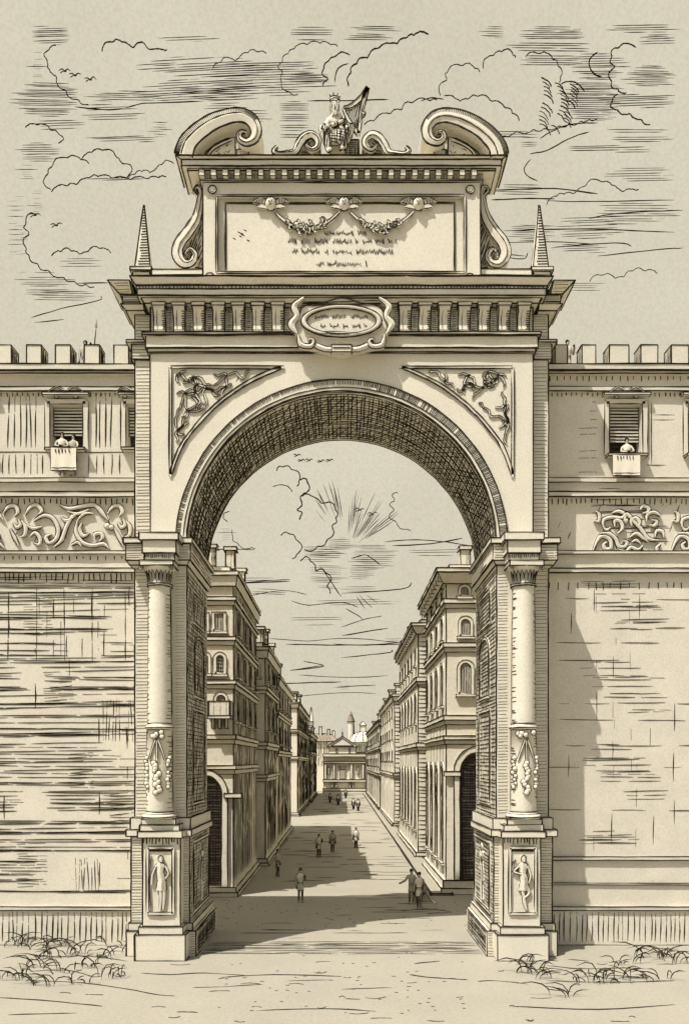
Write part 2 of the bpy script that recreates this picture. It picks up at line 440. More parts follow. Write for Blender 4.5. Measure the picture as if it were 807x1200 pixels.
# piers, pedestals, columns, imposts
def relief_person(g, f, cx, z0, h, pose, mir=1):
    """a shallow carved figure; f maps (u,v,w)"""
    k = h / 1.75; U = lambda x: cx + mir * x * k; V_ = lambda z: z0 + z * k
    T = 0.07
    if pose == 'staff':
        g.strip([(U(-.32), V_(.02)), (U(-.36), V_(.9)), (U(-.30), V_(1.72))], .018, f, 0, T, r=.012)
        legs = [[(-.02, .85), (.02, .45), (.0, .03)], [(.10, .85), (.12, .45), (.10, .03)]]
        arms = [[(-.12, 1.40), (-.24, 1.12), (-.27, .80)], [(.16, 1.40), (.26, 1.15), (.14, .98)]]
    elif pose == 'twist':
        legs = [[(-.05, .85), (.02, .5), (.12, .02)], [(.05, .85), (.20, .55), (.02, .34), (.10, .05)]]
        arms = [[(-.12, 1.38), (-.28, 1.22), (-.05, 1.14)], [(.14, 1.38), (.24, 1.1), (.18, .86)]]
        g.strip([(U(-.32), V_(1.15)), (U(-.30), V_(1.45)), (U(-.22), V_(1.6))], .02, f, 0, T, r=.012)
    else:
        legs = [[(-.05, .85), (-.10, .45), (-.02, .03)], [(.08, .85), (.05, .45), (.12, .03)]]
        arms = [[(-.14, 1.38), (-.26, 1.15), (-.20, .9)], [(.14, 1.38), (.05, 1.2), (-.1, 1.45)]]
    for l in legs:
        g.strip([(U(a), V_(c)) for a, c in l], [.075 * k, .055 * k] + [.035 * k] * (len(l) - 2), f, 0, T, r=.012, round_=.03)
    g.strip([(U(0.03), V_(.62)), (U(.04), V_(.95)), (U(0), V_(1.15)), (U(0), V_(1.42)), (U(0), V_(1.5))], [.17 * k, .13 * k, .11 * k, .15 * k, .05 * k], f, 0, T, r=.014, round_=.05)
    for l in arms:
        g.strip([(U(a), V_(c)) for a, c in l], .035 * k, f, 0, T + .03, r=.012, round_=.02)
    hd = [(U(.02 + .085 * math.cos(t)), V_(1.62 + .11 * math.sin(t))) for t in [2 * PI * i / 12 for i in range(12)]]
    g.prism(hd, f, 0, T + .04, r=.013, sharp=60)
    g.hatch(f, min(U(.05), U(.17)), max(U(.05), U(.17)), V_(.6), V_(1.35), ang=80, sp=.045, r=.010, w=T + .05, dash=(.15, .5))
    g.hatch(f, min(U(.05), U(.1)), max(U(.05), U(.1)), V_(1.53), V_(1.72), ang=80, sp=.03, r=.010, w=T + .05, dash=(.1, .2))

for s in (-1, 1):
    fF = mapF
    # pier shaft
    b = B(R0)
    b.box(s * RAD, s * OUT, 0, DEEP, 5.052, 14.30)
    jf = mapS(s * RAD, s)
    b.hatch(jf, 0.05, DEEP - .05, 5.1, 14.25, ang=0, sp=0.15, r=.015, dash=(1.2, 4))
    b.hatch(jf, 0.05, DEEP - .05, 5.1, 14.25, ang=66, sp=0.24, r=.012, dash=(1, 3))
    u0_, u1_ = sorted((s * 5.72, s * 6.08)); b.hatch(mapF(0), u0_, u1_, 5.2, 14.0, ang=2, sp=.11, r=.015, dash=(.2, .4), cell=.2, gap=.01)
    b.build('pier', STONE, arch)
    b = B(R0)
    b.box(s * (OUT + .001), s * SIDE, 0.5, DEEP, 5.052, ZA)
    b.box(s * (OUT + .001), s * (OUT + .06), 0.42, .5, 15.3, ZA, r=.018)
    z1, z2 = (14.2, 21.9)
    g0, g1 = sorted((s * (OUT + .05), s * (SIDE - .03)))
    b.hatch(mapF(.5), g0, g1, 5.1, 21.9, ang=1, sp=.125, r=.018, dash=(.5, .8))
    b.build('side_pilaster', STONE, arch)
    # sunk panels on the jamb
    b = B(R0)
    def fr(u0, u1, v0, v1, t=.1, h=.06):
        f = jf
        for (A_, B_) in (((u0, v0), (u1, v0)), ((u1, v0), (u1, v1)), ((u1, v1), (u0, v1)), ((u0, v1), (u0, v0))):
            b.strip([A_, B_], t / 2, f, 0, h, sub=1, r=.018)
    fr(1.0, 3.5, 12.4, 13.6); fr(1.0, 3.5, 5.5, 9.1)
    nic = [(1.2, 9.6), (3.3, 9.6), (3.3, 11.2)] + [(2.25 + 1.05 * math.cos(t), 11.2 + .75 * math.sin(t)) for t in [PI * i / 8 for i in range(1, 8)]] + [(1.2, 11.2)]
    b.strip(nic + [nic[0]], .06, jf, 0, .06, sub=1, r=.02)
    b.hatch(jf, 1.3, 3.2, 9.7, 11.4, ang=85, sp=.4, r=.014, dash=(.4, 1.4))
    b.build('jamb_panel', STONE, arch)
    # impost
    b = B(R0)
    def imp(z0, z1, e, top=None):
        b.box(s * (RAD - .12 - e), s * 7.72 + s * (.1 + e), -0.12 - e, DEEP + .1 + e, z0, z1)
    b.box(s * (RAD - .02), s * 7.75, -.06, DEEP + .1, 14.302, 14.46, top=(s * (RAD - .14), s * 7.86, -.16, DEEP + .12))
    imp(14.46, 15.06, .04); imp(15.062, 15.26, .12)
    # entablature block over the column
    xi, xo = W(192, -.75), W(234, -.75)
    b.box(s * (xi + .1), s * (xo - .1), -.78, -.12, 14.28, 14.55); b.box(s * (xi + .04), s * (xo - .04), -.84, -.12, 14.552, 15.0)
    b.box(s * (xi - .06), s * (xo + .06), -.92, -.12, 15.002, 15.27)
    b.ticks(mapF(-.79), min(s * xi, s * xo) + .12, max(s * xi, s * xo) - .12, 14.5, .12, .07, r=.012)
    fo0, fo1 = sorted((s * 7.2, s * 7.88))
    b.hatch(mapF(-.16), fo0, fo1, 14.5, 15.04, ang=1, sp=.09, r=.018, dash=(.5, .8))
    if True:
        b.hatch(mapF(-.16), *sorted((s * 5.55, s * 5.95)), 14.5, 15.04, ang=1, sp=.09, r=.018, dash=(.3, .5))
    b.hatch(mapS(s * (RAD - .16), s), 0, DEEP, 14.5, 15.0, ang=0, sp=.16, r=.016, dash=(.6, 2), keep=.7)
    b.build('impost', STONE, arch)
    # column
    cx, cy = s * 6.57, -.36
    c = thing('column', (cx, cy, 5.05), '', '')
    del c['label']; del c['category']; c.parent = arch
    og = (cx, cy, 5.05)
    b = B(R0)
    prof = [(.455, 5.30), (.47, 5.4), (.465, 7.2), (.45, 8.25), (.49, 8.27), (.50, 8.33), (.49, 8.39), (.43, 8.42), (.43, 8.48), (.42, 10.5), (.385, 13.40)]
    b.lathe(cx, cy, prof, rings=(3, 5, 8), r=R0 * .9)
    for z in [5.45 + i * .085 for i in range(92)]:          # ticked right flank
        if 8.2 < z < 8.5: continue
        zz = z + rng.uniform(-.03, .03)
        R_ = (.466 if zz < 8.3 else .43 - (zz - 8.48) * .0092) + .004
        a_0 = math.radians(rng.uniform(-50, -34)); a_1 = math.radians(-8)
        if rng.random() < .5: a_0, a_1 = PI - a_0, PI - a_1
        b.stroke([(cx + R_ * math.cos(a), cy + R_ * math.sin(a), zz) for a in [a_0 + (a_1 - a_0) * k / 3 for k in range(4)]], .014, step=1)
    for ang in (-8, 8, 172, 188):
        a = math.radians(ang)
        b.stroke([(cx + .468 * math.cos(a), cy + .468 * math.sin(a), 5.4), (cx + .452 * math.cos(a), cy + .452 * math.sin(a), 8.22)], .018)
        b.stroke([(cx + .43 * math.cos(a), cy + .43 * math.sin(a), 8.5), (cx + .388 * math.cos(a), cy + .388 * math.sin(a), 13.38)], .018)
    b.build('shaft', STONE, c, og)
    b = B(R0)
    b.lathe(cx, cy, [(.60, 5.052), (.62, 5.12), (.58, 5.2), (.50, 5.22), (.50, 5.26), (.47, 5.30)], rings=(1, 3, 5), r=R0)
    b.build('column_base', STONE, c, og)
    b = B(R0)
    b.lathe(cx, cy, [(.385, 13.40), (.44, 13.42), (.44, 13.5), (.39, 13.52), (.40, 13.7), (.46, 13.9), (.56, 14.08)], rings=(1, 2), r=R0)
    b.box(cx - .6, cx + .6, cy - .55, cy + .36, 14.1, 14.28, r=R0)
    for q in (-1, 1):
        sp_ = [(cx + q * (.52 + .1 * math.cos(t) * (1 - t / 9)), 14.04 + .1 * math.sin(t) * (1 - t / 9)) for t in [PI / 2 - i * .7 for i in range(0, 10)][::1]]
        b.strip([(cx + q * (.52 + (.11 - .009 * i) * math.sin(i * .7)), 14.02 + (.11 - .009 * i) * math.cos(i * .7)) for i in range(10)], .02, mapF(cy - .40), 0, .12, r=.012, sub=2)
    for i in range(9):                                       # acanthus leaves
        a = math.radians(-160 + i * 17.5); R_ = .42
        p = lambda aa, z, o: (cx + (R_ + o) * math.cos(aa), cy + (R_ + o) * math.sin(aa), z)
        b.stroke([p(a - .12, 13.55, .0), p(a - .13, 13.8, .04), p(a, 13.95, .10), p(a + .13, 13.8, .04), p(a + .12, 13.55, 0)], .016)
        b.stroke([p(a, 13.55, 0), p(a, 13.85, .05)], .012)
    b.build('capital', STONE, c, og)
    # hanging trophies round the lower drum
    for (a_d, zt) in ((-90, 8.1), (-140, 7.9), (-40, 7.9)):
        b = B(.018)
        a = math.radians(a_d)
        def cyl(u, v, w=0.0, a=a): return (cx + (.47 + w) * math.cos(a + u / .47), cy + (.47 + w) * math.sin(a + u / .47), v)
        if a_d == -90:
            for ub in (-.28, 0, .28):
                b.strip([(0, 8.0), (ub * .5, 7.6), (ub, 7.15)], .03, cyl, 0, .05, r=.013)
            for i in range(12):
                u = rng.uniform(-.1, .1); v = 6.0 + (1.15) * (i / 12); rr = rng.uniform(.07, .11)
                q = cyl(u, v, .05); b.ball(q, rr, .07, rr, outline=.013, seg=8, rg=5)
            for i in range(6):
                q = cyl(rng.uniform(-.3, .3), 8.05 + rng.uniform(-.1, .1), .04); b.ball(q, .09, .06, .09, outline=.013, seg=8, rg=5)
        else:
            for i in range(9):
                q = cyl(rng.uniform(-.06, .06), 6.2 + i * .13, .04); rr = rng.uniform(.06, .1)
                b.ball(q, rr, .07, rr, outline=.013, seg=8, rg=5)
        b.build('garland', STONE, c, og)
    # pedestal
    p = thing('pedestal', (s * 6.6, 0, 0), '', ''); del p['label']; del p['category']; p.parent = arch; og = (s * 6.6, 0, 0)
    b = B(R0)
    b.box(s * 5.30, s * 7.85, -.14, DEEP + .2, 0, .93); b.box(s * 5.55, s * 7.36, -.86, -.14, 0, .93, r=R0 * 1.1)
    jp = mapS(s * 5.30, s)
    b.hatch(jp, .0, DEEP, .05, .9, ang=75, sp=.2, r=.015, dash=(.8, 1.2))
    b.hatch(jp, 0, DEEP, .05, .9, ang=0, sp=.13, r=.018, dash=(.8, 3))
    i0, i1 = sorted((s * 5.32, s * 5.53))
    b.hatch(mapF(-.14), i0, i1, .05, .9, ang=0, sp=.09, r=.016, dash=(.3, .4))
    b.build('plinth', STONE, p, og)
    b = B(R0)
    b.box(s * 5.44, s * 7.78, -.08, DEEP + .1, .932, 1.2); b.box(s * 5.66, s * 7.24, -.76, -.08, .932, 1.2)
    b.box(s * 5.56, s * 7.70, -.02, DEEP + .02, 1.202, 4.38); b.box(s * 5.78, s * 7.13, -.62, -.02, 1.202, 4.38)
    b.box(s * 5.46, s * 7.86, -.12, DEEP + .1, 4.382, 4.62); b.box(s * 5.68, s * 7.28, -.78, -.12, 4.382, 4.62)
    b.box(s * 5.52, s * 7.72, -.06, DEEP + .05, 4.622, 5.05); b.box(s * 5.80, s * 7.22, -.70, -.06, 4.622, 4.84)
    b.box(s * 5.92, s * 7.16, -.98 + .3, -.06, 4.842, 5.05)
    j2 = mapS(s * 5.56, s)
    b.hatch(j2, 0.02, DEEP, 1.22, 4.36, ang=0, sp=.14, r=.013, dash=(1, 3))
    b.hatch(j2, 0.02, DEEP, 1.22, 4.36, ang=66, sp=.26, r=.011, dash=(1, 3))
    a0, a1 = sorted((s * 5.58, s * 5.76))
    b.hatch(mapF(-.02), a0, a1, 1.25, 4.35, ang=0, sp=.10, r=.017, dash=(.3, .4), gap=.01)
    b.hatch(mapF(-.02), *sorted((s * 7.14, s * 7.68)), 1.25, 4.35, ang=0, sp=.10, r=.017, dash=(.3, .6), gap=.01)
    d0, d1 = sorted((s * 5.80, s * 7.11))
    b.ticks(mapF(-.62), d0, d1, 4.36, .2, .115, r=.018)  # ticks draw shade under the pedestal cap
    b.build('die', STONE, p, og)
    b = B(R0)
    q0, q1 = sorted((s * 6.02, s * 6.94))
    for t_, f_ in ((0, mapF(-.62)),):
        for (A_, B_) in (((q0, 1.66), (q1, 1.66)), ((q1, 1.66), (q1, 4.02)), ((q1, 4.02), (q0, 4.02)), ((q0, 4.02), (q0, 1.66))):
            b.strip([A_, B_], .05, f_, 0, .06, sub=1, r=.02)
        b.box(q0 + .06, q1 - .06, -.66, -.62, 3.88, 3.97, m=1, ink=False)
    for (A_, B_) in (((.5, 1.5), (3.9, 1.5)), ((3.9, 1.5), (3.9, 4.1)), ((3.9, 4.1), (.5, 4.1)), ((.5, 4.1), (.5, 1.5))):
        b.strip([A_, B_], .06, j2, 0, .07, sub=1, r=.022)
    fr_ = b.build('panel_frame', STONE, p, og)
    b = B(.016)
    relief_person(b, mapF(-.62), s * 6.48, 1.78, 2.0, 'staff' if s < 0 else 'twist')
    b.build('relief_figure', STONE, p, og)
    b = B(.02)
    relief_person(b, j2, 2.2, 1.65, 2.3, 'turn', -1)
    b.build('relief_figure', STONE, p, og)

# entablature
b = B(R0)
b.box(-7.08, 7.08, -.10, DEEP, ZA + .002, ZA + .14); b.box(-7.14, 7.14, -.16, DEEP, ZA + .142, ZA + .56); b.box(-7.24, 7.24, -.26, DEEP, ZA + .562, ZA + .66, r=.028)
for s in (-1, 1):
    b.box(s * 7.145, s * 7.80, .42, 1.5, ZA + .002, ZA + .56); b.box(s * 7.245, s * 7.95, .28, 1.5, ZA + .562, ZA + .66)
    a0, a1 = sorted((s * 7.16, s * 7.78)); b.hatch(mapF(.42), a0, a1, ZA + .05, ZA + .53, ang=0, sp=.11, r=.02, dash=(.5, .8))
b.build('architrave', STONE, arch)
ZF0, ZF1 = ZA + .662, 23.76
b = B(R0)
b.box(-OUT, OUT, 0, DEEP, ZF0, ZF1)
for s in (-1, 1):
    b.box(s * (OUT + .001), s * SIDE, .5, DEEP, ZF0, ZF1)
    a0, a1 = sorted((s * 7.05, s * 7.66)); b.hatch(mapF(.5), a0, a1, ZF0 + .05, ZF1, ang=0, sp=.10, r=.02, dash=(.5, .8))
BX = [s * (212 - 23 * i) / 32 for s in (-1, 1) for i in range(7)]
for xb in BX:
    b.hatch(mapF(0), xb + .2, xb + .42, ZF0 + .02, ZF1 - .02, ang=0, sp=.075, r=.018, dash=(.2, .4), gap=.01)
    b.hatch(mapF(0), xb - .42, xb - .2, ZF0 + .02, ZF1 - .02, ang=0, sp=.07, r=.018, dash=(.8, 1.2), gap=.01)
b.build('frieze', STONE, arch)
for xb in BX:
    b = B(.02)
    f = lambda u, v, w, xb=xb: (xb - .21 + w, -u, v)
    pr = [(0, ZF0 + .01), (.12, ZF0 + .01), (.17, ZF0 + .12), (.13, ZF0 + .35), (.16, ZF0 + .6), (.27, ZF0 + .78), (.30, ZF1 - .12), (0, ZF1 - .12)]
    b.prism(pr, f, 0, .42, r=.02, both=True, sharp=200)
    b.stroke([(xb - .21, -.17, ZF0 + .12), (xb + .21, -.17, ZF0 + .12)], .014)
    b.box(xb - .25, xb + .25, -.36, 0.0, ZF1 - .118, ZF1 - .003, r=.018)
    for (zz) in [ZF0 + .15 + i * .075 for i in range(9)]:  # ink ticks draw shade down the bracket's right side
        yy = -.17 if zz < ZF0 + .5 else -.17 - (zz - ZF0 - .5) * .35
        b.seg((xb + rng.uniform(.08, .13), yy, zz), (xb + .205, yy, zz), .014)
    b.stroke([(xb - .08, -.19, ZF0 + .1), (xb - .1, -.16, ZF0 + .5), (xb - .07, -.29, ZF0 + .8)], .012)
    b.build('bracket', STONE, arch)
b = B(R0)
ZC = ZF1 + .002
b.box(-7.15, 7.15, -.26, DEEP, ZC, ZC + .16, top=(-7.25, 7.25, -.34, DEEP)); b.box(-7.36, 7.36, -.48, DEEP, ZC + .162, ZC + .40, r=.024)
b.box(-7.38, 7.38, -.50, DEEP, ZC + .402, ZC + .50, r=.018); b.box(-7.40, 7.40, -.52, DEEP, ZC + .502, ZC + .74, top=(-7.58, 7.58, -.70, DEEP), r=.026)
b.ticks(mapF(-.52), -7.3, 7.3, ZC + .49, .09, .13, r=.016)  # short ink strokes as shade below the cornice lip
for s in (-1, 1):
    b.box(s * 7.26, s * 7.95, .2, 1.5, ZC, ZC + .16, top=(s * 7.26, s * 8.1, .05, 1.5)); b.box(s * 7.37, s * 8.0, -.05, 1.5, ZC + .162, ZC + .42)
    b.box(s * 7.63, s * 8.08, -.1, 1.5, ZC + .422, ZC + .70, top=(s * 7.63, s * 8.42, -.5, 1.5))
    a0, a1 = sorted((s * 7.4, s * 7.98)); b.hatch(mapF(-.05), a0, a1, ZC + .18, ZC + .4, ang=0, sp=.06, r=.02, dash=(.5, .9))
    f = lambda u, v, w, s=s: (u, -.1 - (v - ZC - .422) / .28 * .4 - w, v)
    a0, a1 = sorted((s * 7.66, s * 8.2)); b.hatch(f, a0, a1, ZC + .44, ZC + .68, ang=0, sp=.06, r=.02, dash=(.5, .9))
b.build('cornice', STONE, arch)

# cartouche
ct = thing('cartouche', (0, -.3, Z(388)), '', ''); del ct['label']; del ct['category']; ct.parent = arch; og = (0, -.3, Z(388))
b = B(.022); cz = Z(386)
def ell(rx, rz, n=32, a0=0, a1=2 * PI): return [(rx * math.cos(a0 + (a1 - a0) * k / n), cz + rz * math.sin(a0 + (a1 - a0) * k / n)) for k in range(n + (0 if a1 - a0 > 6.28 else 1))]
out = []
for k in range(56):
    a = 2 * PI * k / 56; lob = 1 + .055 * math.cos(8 * a)
    out.append((1.78 * math.cos(a) * lob, cz - .1 + .95 * math.sin(a) * lob))
b.prism(out, mapF(-.02), 0, .42, r=.026, sharp=200, smooth=True)
for s in (-1, 1):
    b.strip([(s * 1.35, cz + .85), (s * 1.7, cz + .55), (s * 1.6, cz + .2), (s * 1.8, cz - .1), (s * 1.6, cz - .45)], [.05, .12, .1, .14, .04], mapF(-.44), 0, .12, r=.018, round_=.05)
    b.strip([(s * 1.55, cz - .5), (s * 1.45, cz - .85), (s * 1.1, cz - .9), (s * 1.0, cz - .72), (s * 1.12, cz - .64), (s * 1.2, cz - .74)], [.04, .1, .09, .06, .04, .02], mapF(-.44), 0, .14, r=.018, round_=.05)
    b.strip([(s * .95, cz - .85), (s * .6, cz - .98), (s * .35, cz - 1.0)], .1, mapF(-.44), 0, .1, r=.018, round_=.04)
b.box(-.36, .36, -.62, -.42, cz - 1.12, cz - .86, r=.02); b.seg((-.3, -.63, cz - .98), (.3, -.63, cz - .98), .018)
b.hatch(mapF(-.45), -1.5, 1.5, cz + .6, cz + .82, ang=0, sp=.05, r=.016, dash=(.5, 1.6))
b.build('cartouche_frame', STONE, ct, og)
b = B(.022)
n = 32; rings = [(1.46, .58, .40), (1.46, .58, .58), (1.36, .52, .64), (1.26, .46, .58), (1.26, .46, .50)]
vs = []
for (rx, rz, w) in rings: vs += [(u, -w, v) for u, v in ell(rx, rz)]
b.add(vs, [(j * n + k, j * n + (k + 1) % n, (j + 1) * n + (k + 1) % n, (j + 1) * n + k) for j in range(4) for k in range(n)], 0, True)
for j in (1, 3): b.stroke([vs[j * n + k] for k in range(n)], .026, closed=True)
b.hatch(mapF(-.63), -1.3, 1.3, cz - .56, cz - .44, ang=90, sp=.09, r=.014, dash=(.1, .3))
b.hatch(mapF(-.63), -1.2, 1.2, cz - .56, cz - .40, ang=0, sp=.06, r=.014, dash=(.5, 1.5), mask=lambda u, v: (u / 1.46) ** 2 + ((v - cz) / .58) ** 2 < 1)
b.build('oval_rim', STONE, ct, og)
b = B(.02)
b.prism(ell(1.27, .47), mapF(-.4), 0, .12, ink=False)
fi = mapF(-.525)
b.scribble(fi, -.95, .95, cz + .12, .16, .07, r=.015); b.scribble(fi, -.75, .95, cz - .2, .16, .07, r=.015)
b.build('inscription_tablet', STONE, ct, og)

# attic
AZ0, AZ1, AH = 24.504, 28.34, 5.08
b = B(R0)
b.box(-AH, AH, .12, 1.0, AZ0, AZ1, ink=False)
px0, px1, pz0, pz1 = -4.56, 4.50, Z(320), Z(230)
b.box(-AH, px0, 0, .118, AZ0, AZ1, ink=False); b.box(px1, AH, 0, .118, AZ0, AZ1, ink=False)
b.box(px0, px1, 0, .118, AZ0, pz0, ink=False); b.box(px0, px1, 0, .118, pz1, AZ1, ink=False)
for P_ in (((-AH, 0, AZ0), (-AH, 0, AZ1)), ((AH, 0, AZ0), (AH, 0, AZ1)), ((-AH, 0, AZ1), (AH, 0, AZ1)), ((-AH, 0, AZ0 + .1), (AH, 0, AZ0 + .1)), ((-AH, 1, AZ0), (-AH, 1, AZ1)), ((AH, 1, AZ0), (AH, 1, AZ1))):
    b.stroke(P_, R0)
b.build('attic_block', STONE, arch)
b = B(R0)
for (A_, B_) in (((px0, pz0), (px1, pz0)), ((px1, pz0), (px1, pz1)), ((px1, pz1), (px0, pz1)), ((px0, pz1), (px0, pz0))):
    b.strip([A_, B_], .035, mapF(0), -.05, .05, sub=1, r=.022)
q0, q1, r0_, r1_ = px0 + .3, px1 - .35, pz0 + .0, pz1 - .18
b.strip([(q0, r0_), (q0, r1_), (q1, r1_), (q1, r0_)], .02, mapF(.12), 0, .03, sub=1, r=.02)
f = mapF(.118)
for (x0, x1, y_) in ((380, 430, 273), (337, 461, 282.5), (342, 374, 294), (381, 460, 295), (370, 428, 309)):
    b.scribble(f, X(x0), X(x1), Z(y_), .2, .075, r=.018)
for i in range(9):
    u, v = X(rng.uniform(272, 290)), Z(rng.uniform(266, 284)); b.seg(f(u, v, 0), f(u + .08, v - .04, 0), .014)
b.build('inscription_panel', STONE, arch)
for (px, py) in ((249, 223), (246, 325), (550.6, 223), (550, 326)):
    b = B(.018); u, v = X(px), Z(py)
    b.prism([(u + .15 * math.cos(t), v + .15 * math.sin(t)) for t in [2 * PI * i / 12 for i in range(12)]], mapF(0), 0, .06, r=.02, sharp=200)
    b.stroke([(u - .08, -.062, v - .06), (u + .02, -.062, v - .09), (u + .1, -.062, v + .02)], .014)
    b.build('rosette', STONE, arch)
# cherub heads and garlands
f = mapF(.08)
for hx in (317, 403, 490):
    b = B(.017); u, v = X(hx), Z(239)
    b.ball((u, .02, v), .2, .18, .22, outline=.02)
    b.ball((u, .06, v + .12), .19, .17, .12, outline=.018)
    b.seg((u - .07, -.16, v + .02), (u - .03, -.165, v + .02), .012); b.seg((u + .03, -.165, v + .02), (u + .07, -.16, v + .02), .012)
    b.seg((u - .04, -.15, v - .09), (u + .04, -.15, v - .09), .012); b.seg((u, -.17, v - .01), (u, -.17, v - .05), .01)
    for s in (-1, 1):
        b.strip([(u + s * .12, v - .06), (u + s * .36, v + .14), (u + s * .66, v + .10)], [.08, .13, .02], f, 0, .06, r=.014)
        b.strip([(u + s * .14, v - .12), (u + s * .34, v - .06), (u + s * .52, v - .10)], [.06, .09, .02], f, 0, .08, r=.014)
        for k in range(3): b.seg((u + s * (.3 + .1 * k), .012, v + .2 - .02 * k), (u + s * (.34 + .1 * k), .012, v + .05), .010)
    b.stroke([(u - .16, -.1, v + .12), (u - .08, -.15, v + .2), (u, -.15, v + .14), (u + .08, -.15, v + .2), (u + .16, -.1, v + .12)], .014)
    b.build('cherub_head', STONE, arch)
for (xa, xb_, yl) in ((320, 399, 268), (408, 486, 267)):
    b = B(.018)
    u0, u1 = X(xa), X(xb_); zt, zl = Z(245), Z(yl)
    def gz(t): return zt + (zl - zt) * math.sin(PI * t) ** .85
    b.strip([(u0 + (u1 - u0) * t, gz(t)) for t in (0.02, .1, .2, .3, .4, .5, .6, .7, .8, .9, .98)], [.03, .05, .06, .08, .1, .1, .1, .08, .06, .05, .03], f, 0, .07, r=.016)
    for i in range(34):
        t = .5 + rng.uniform(-.28, .28); k = 1 - abs(t - .5) * 2.2
        rr = rng.uniform(.08, .13)
        gu, gv = u0 + (u1 - u0) * t, gz(t) + rng.uniform(-.16, .16) * k
        if i % 3 == 0: b.ball((gu, .03, gv), rr * .8, .08, rr * .8, seg=8, rg=5); b.stroke([(gu + rr * .8 * math.cos(q), .0, gv + rr * .8 * math.sin(q)) for q in [i * PI / 5 for i in range(10)]], .016, closed=True)
        an = rng.uniform(0, 2 * PI)
        b.strip([(gu, gv), (gu + rr * math.cos(an), gv + rr * math.sin(an)), (gu + rr * 1.7 * math.cos(an + .6), gv + rr * 1.7 * math.sin(an + .6))], [.02, .055, .01], mapF(.05), 0, .06 + .004 * i % .05, r=.013)
    b.build('garland', STONE, arch)
# attic cornice
b = B(R0)
b.box(-AH - .08, AH + .08, -.08, 1.05, AZ1 + .002, AZ1 + .06, r=.018)
b.box(-AH - .12, AH + .12, -.04, 1.05, AZ1 + .062, AZ1 + .30, ink=False)
b.hatch(mapF(-.04), -AH - .1, AH + .1, AZ1 + .08, AZ1 + .29, ang=90, sp=.045, r=.02, dash=(.3, .5), gap=.01)
x = -AH - .1
while x < AH:
    b.box(x, x + .2, -.26, -.04, AZ1 + .064, AZ1 + .29, r=.014); x += .43
b.box(-5.6, 5.6, -.18, 1.1, AZ1 + .302, AZ1 + .38, r=.02); b.box(-5.80, 5.80, -.32, 1.2, AZ1 + .382, AZ1 + .60, r=.024); b.box(-5.82, 5.82, -.34, 1.2, AZ1 + .602, AZ1 + .68, top=(-5.98, 5.98, -.44, 1.25), r=.024)
b.build('attic_cornice', STONE, arch)
TOPZ = AZ1 + .68
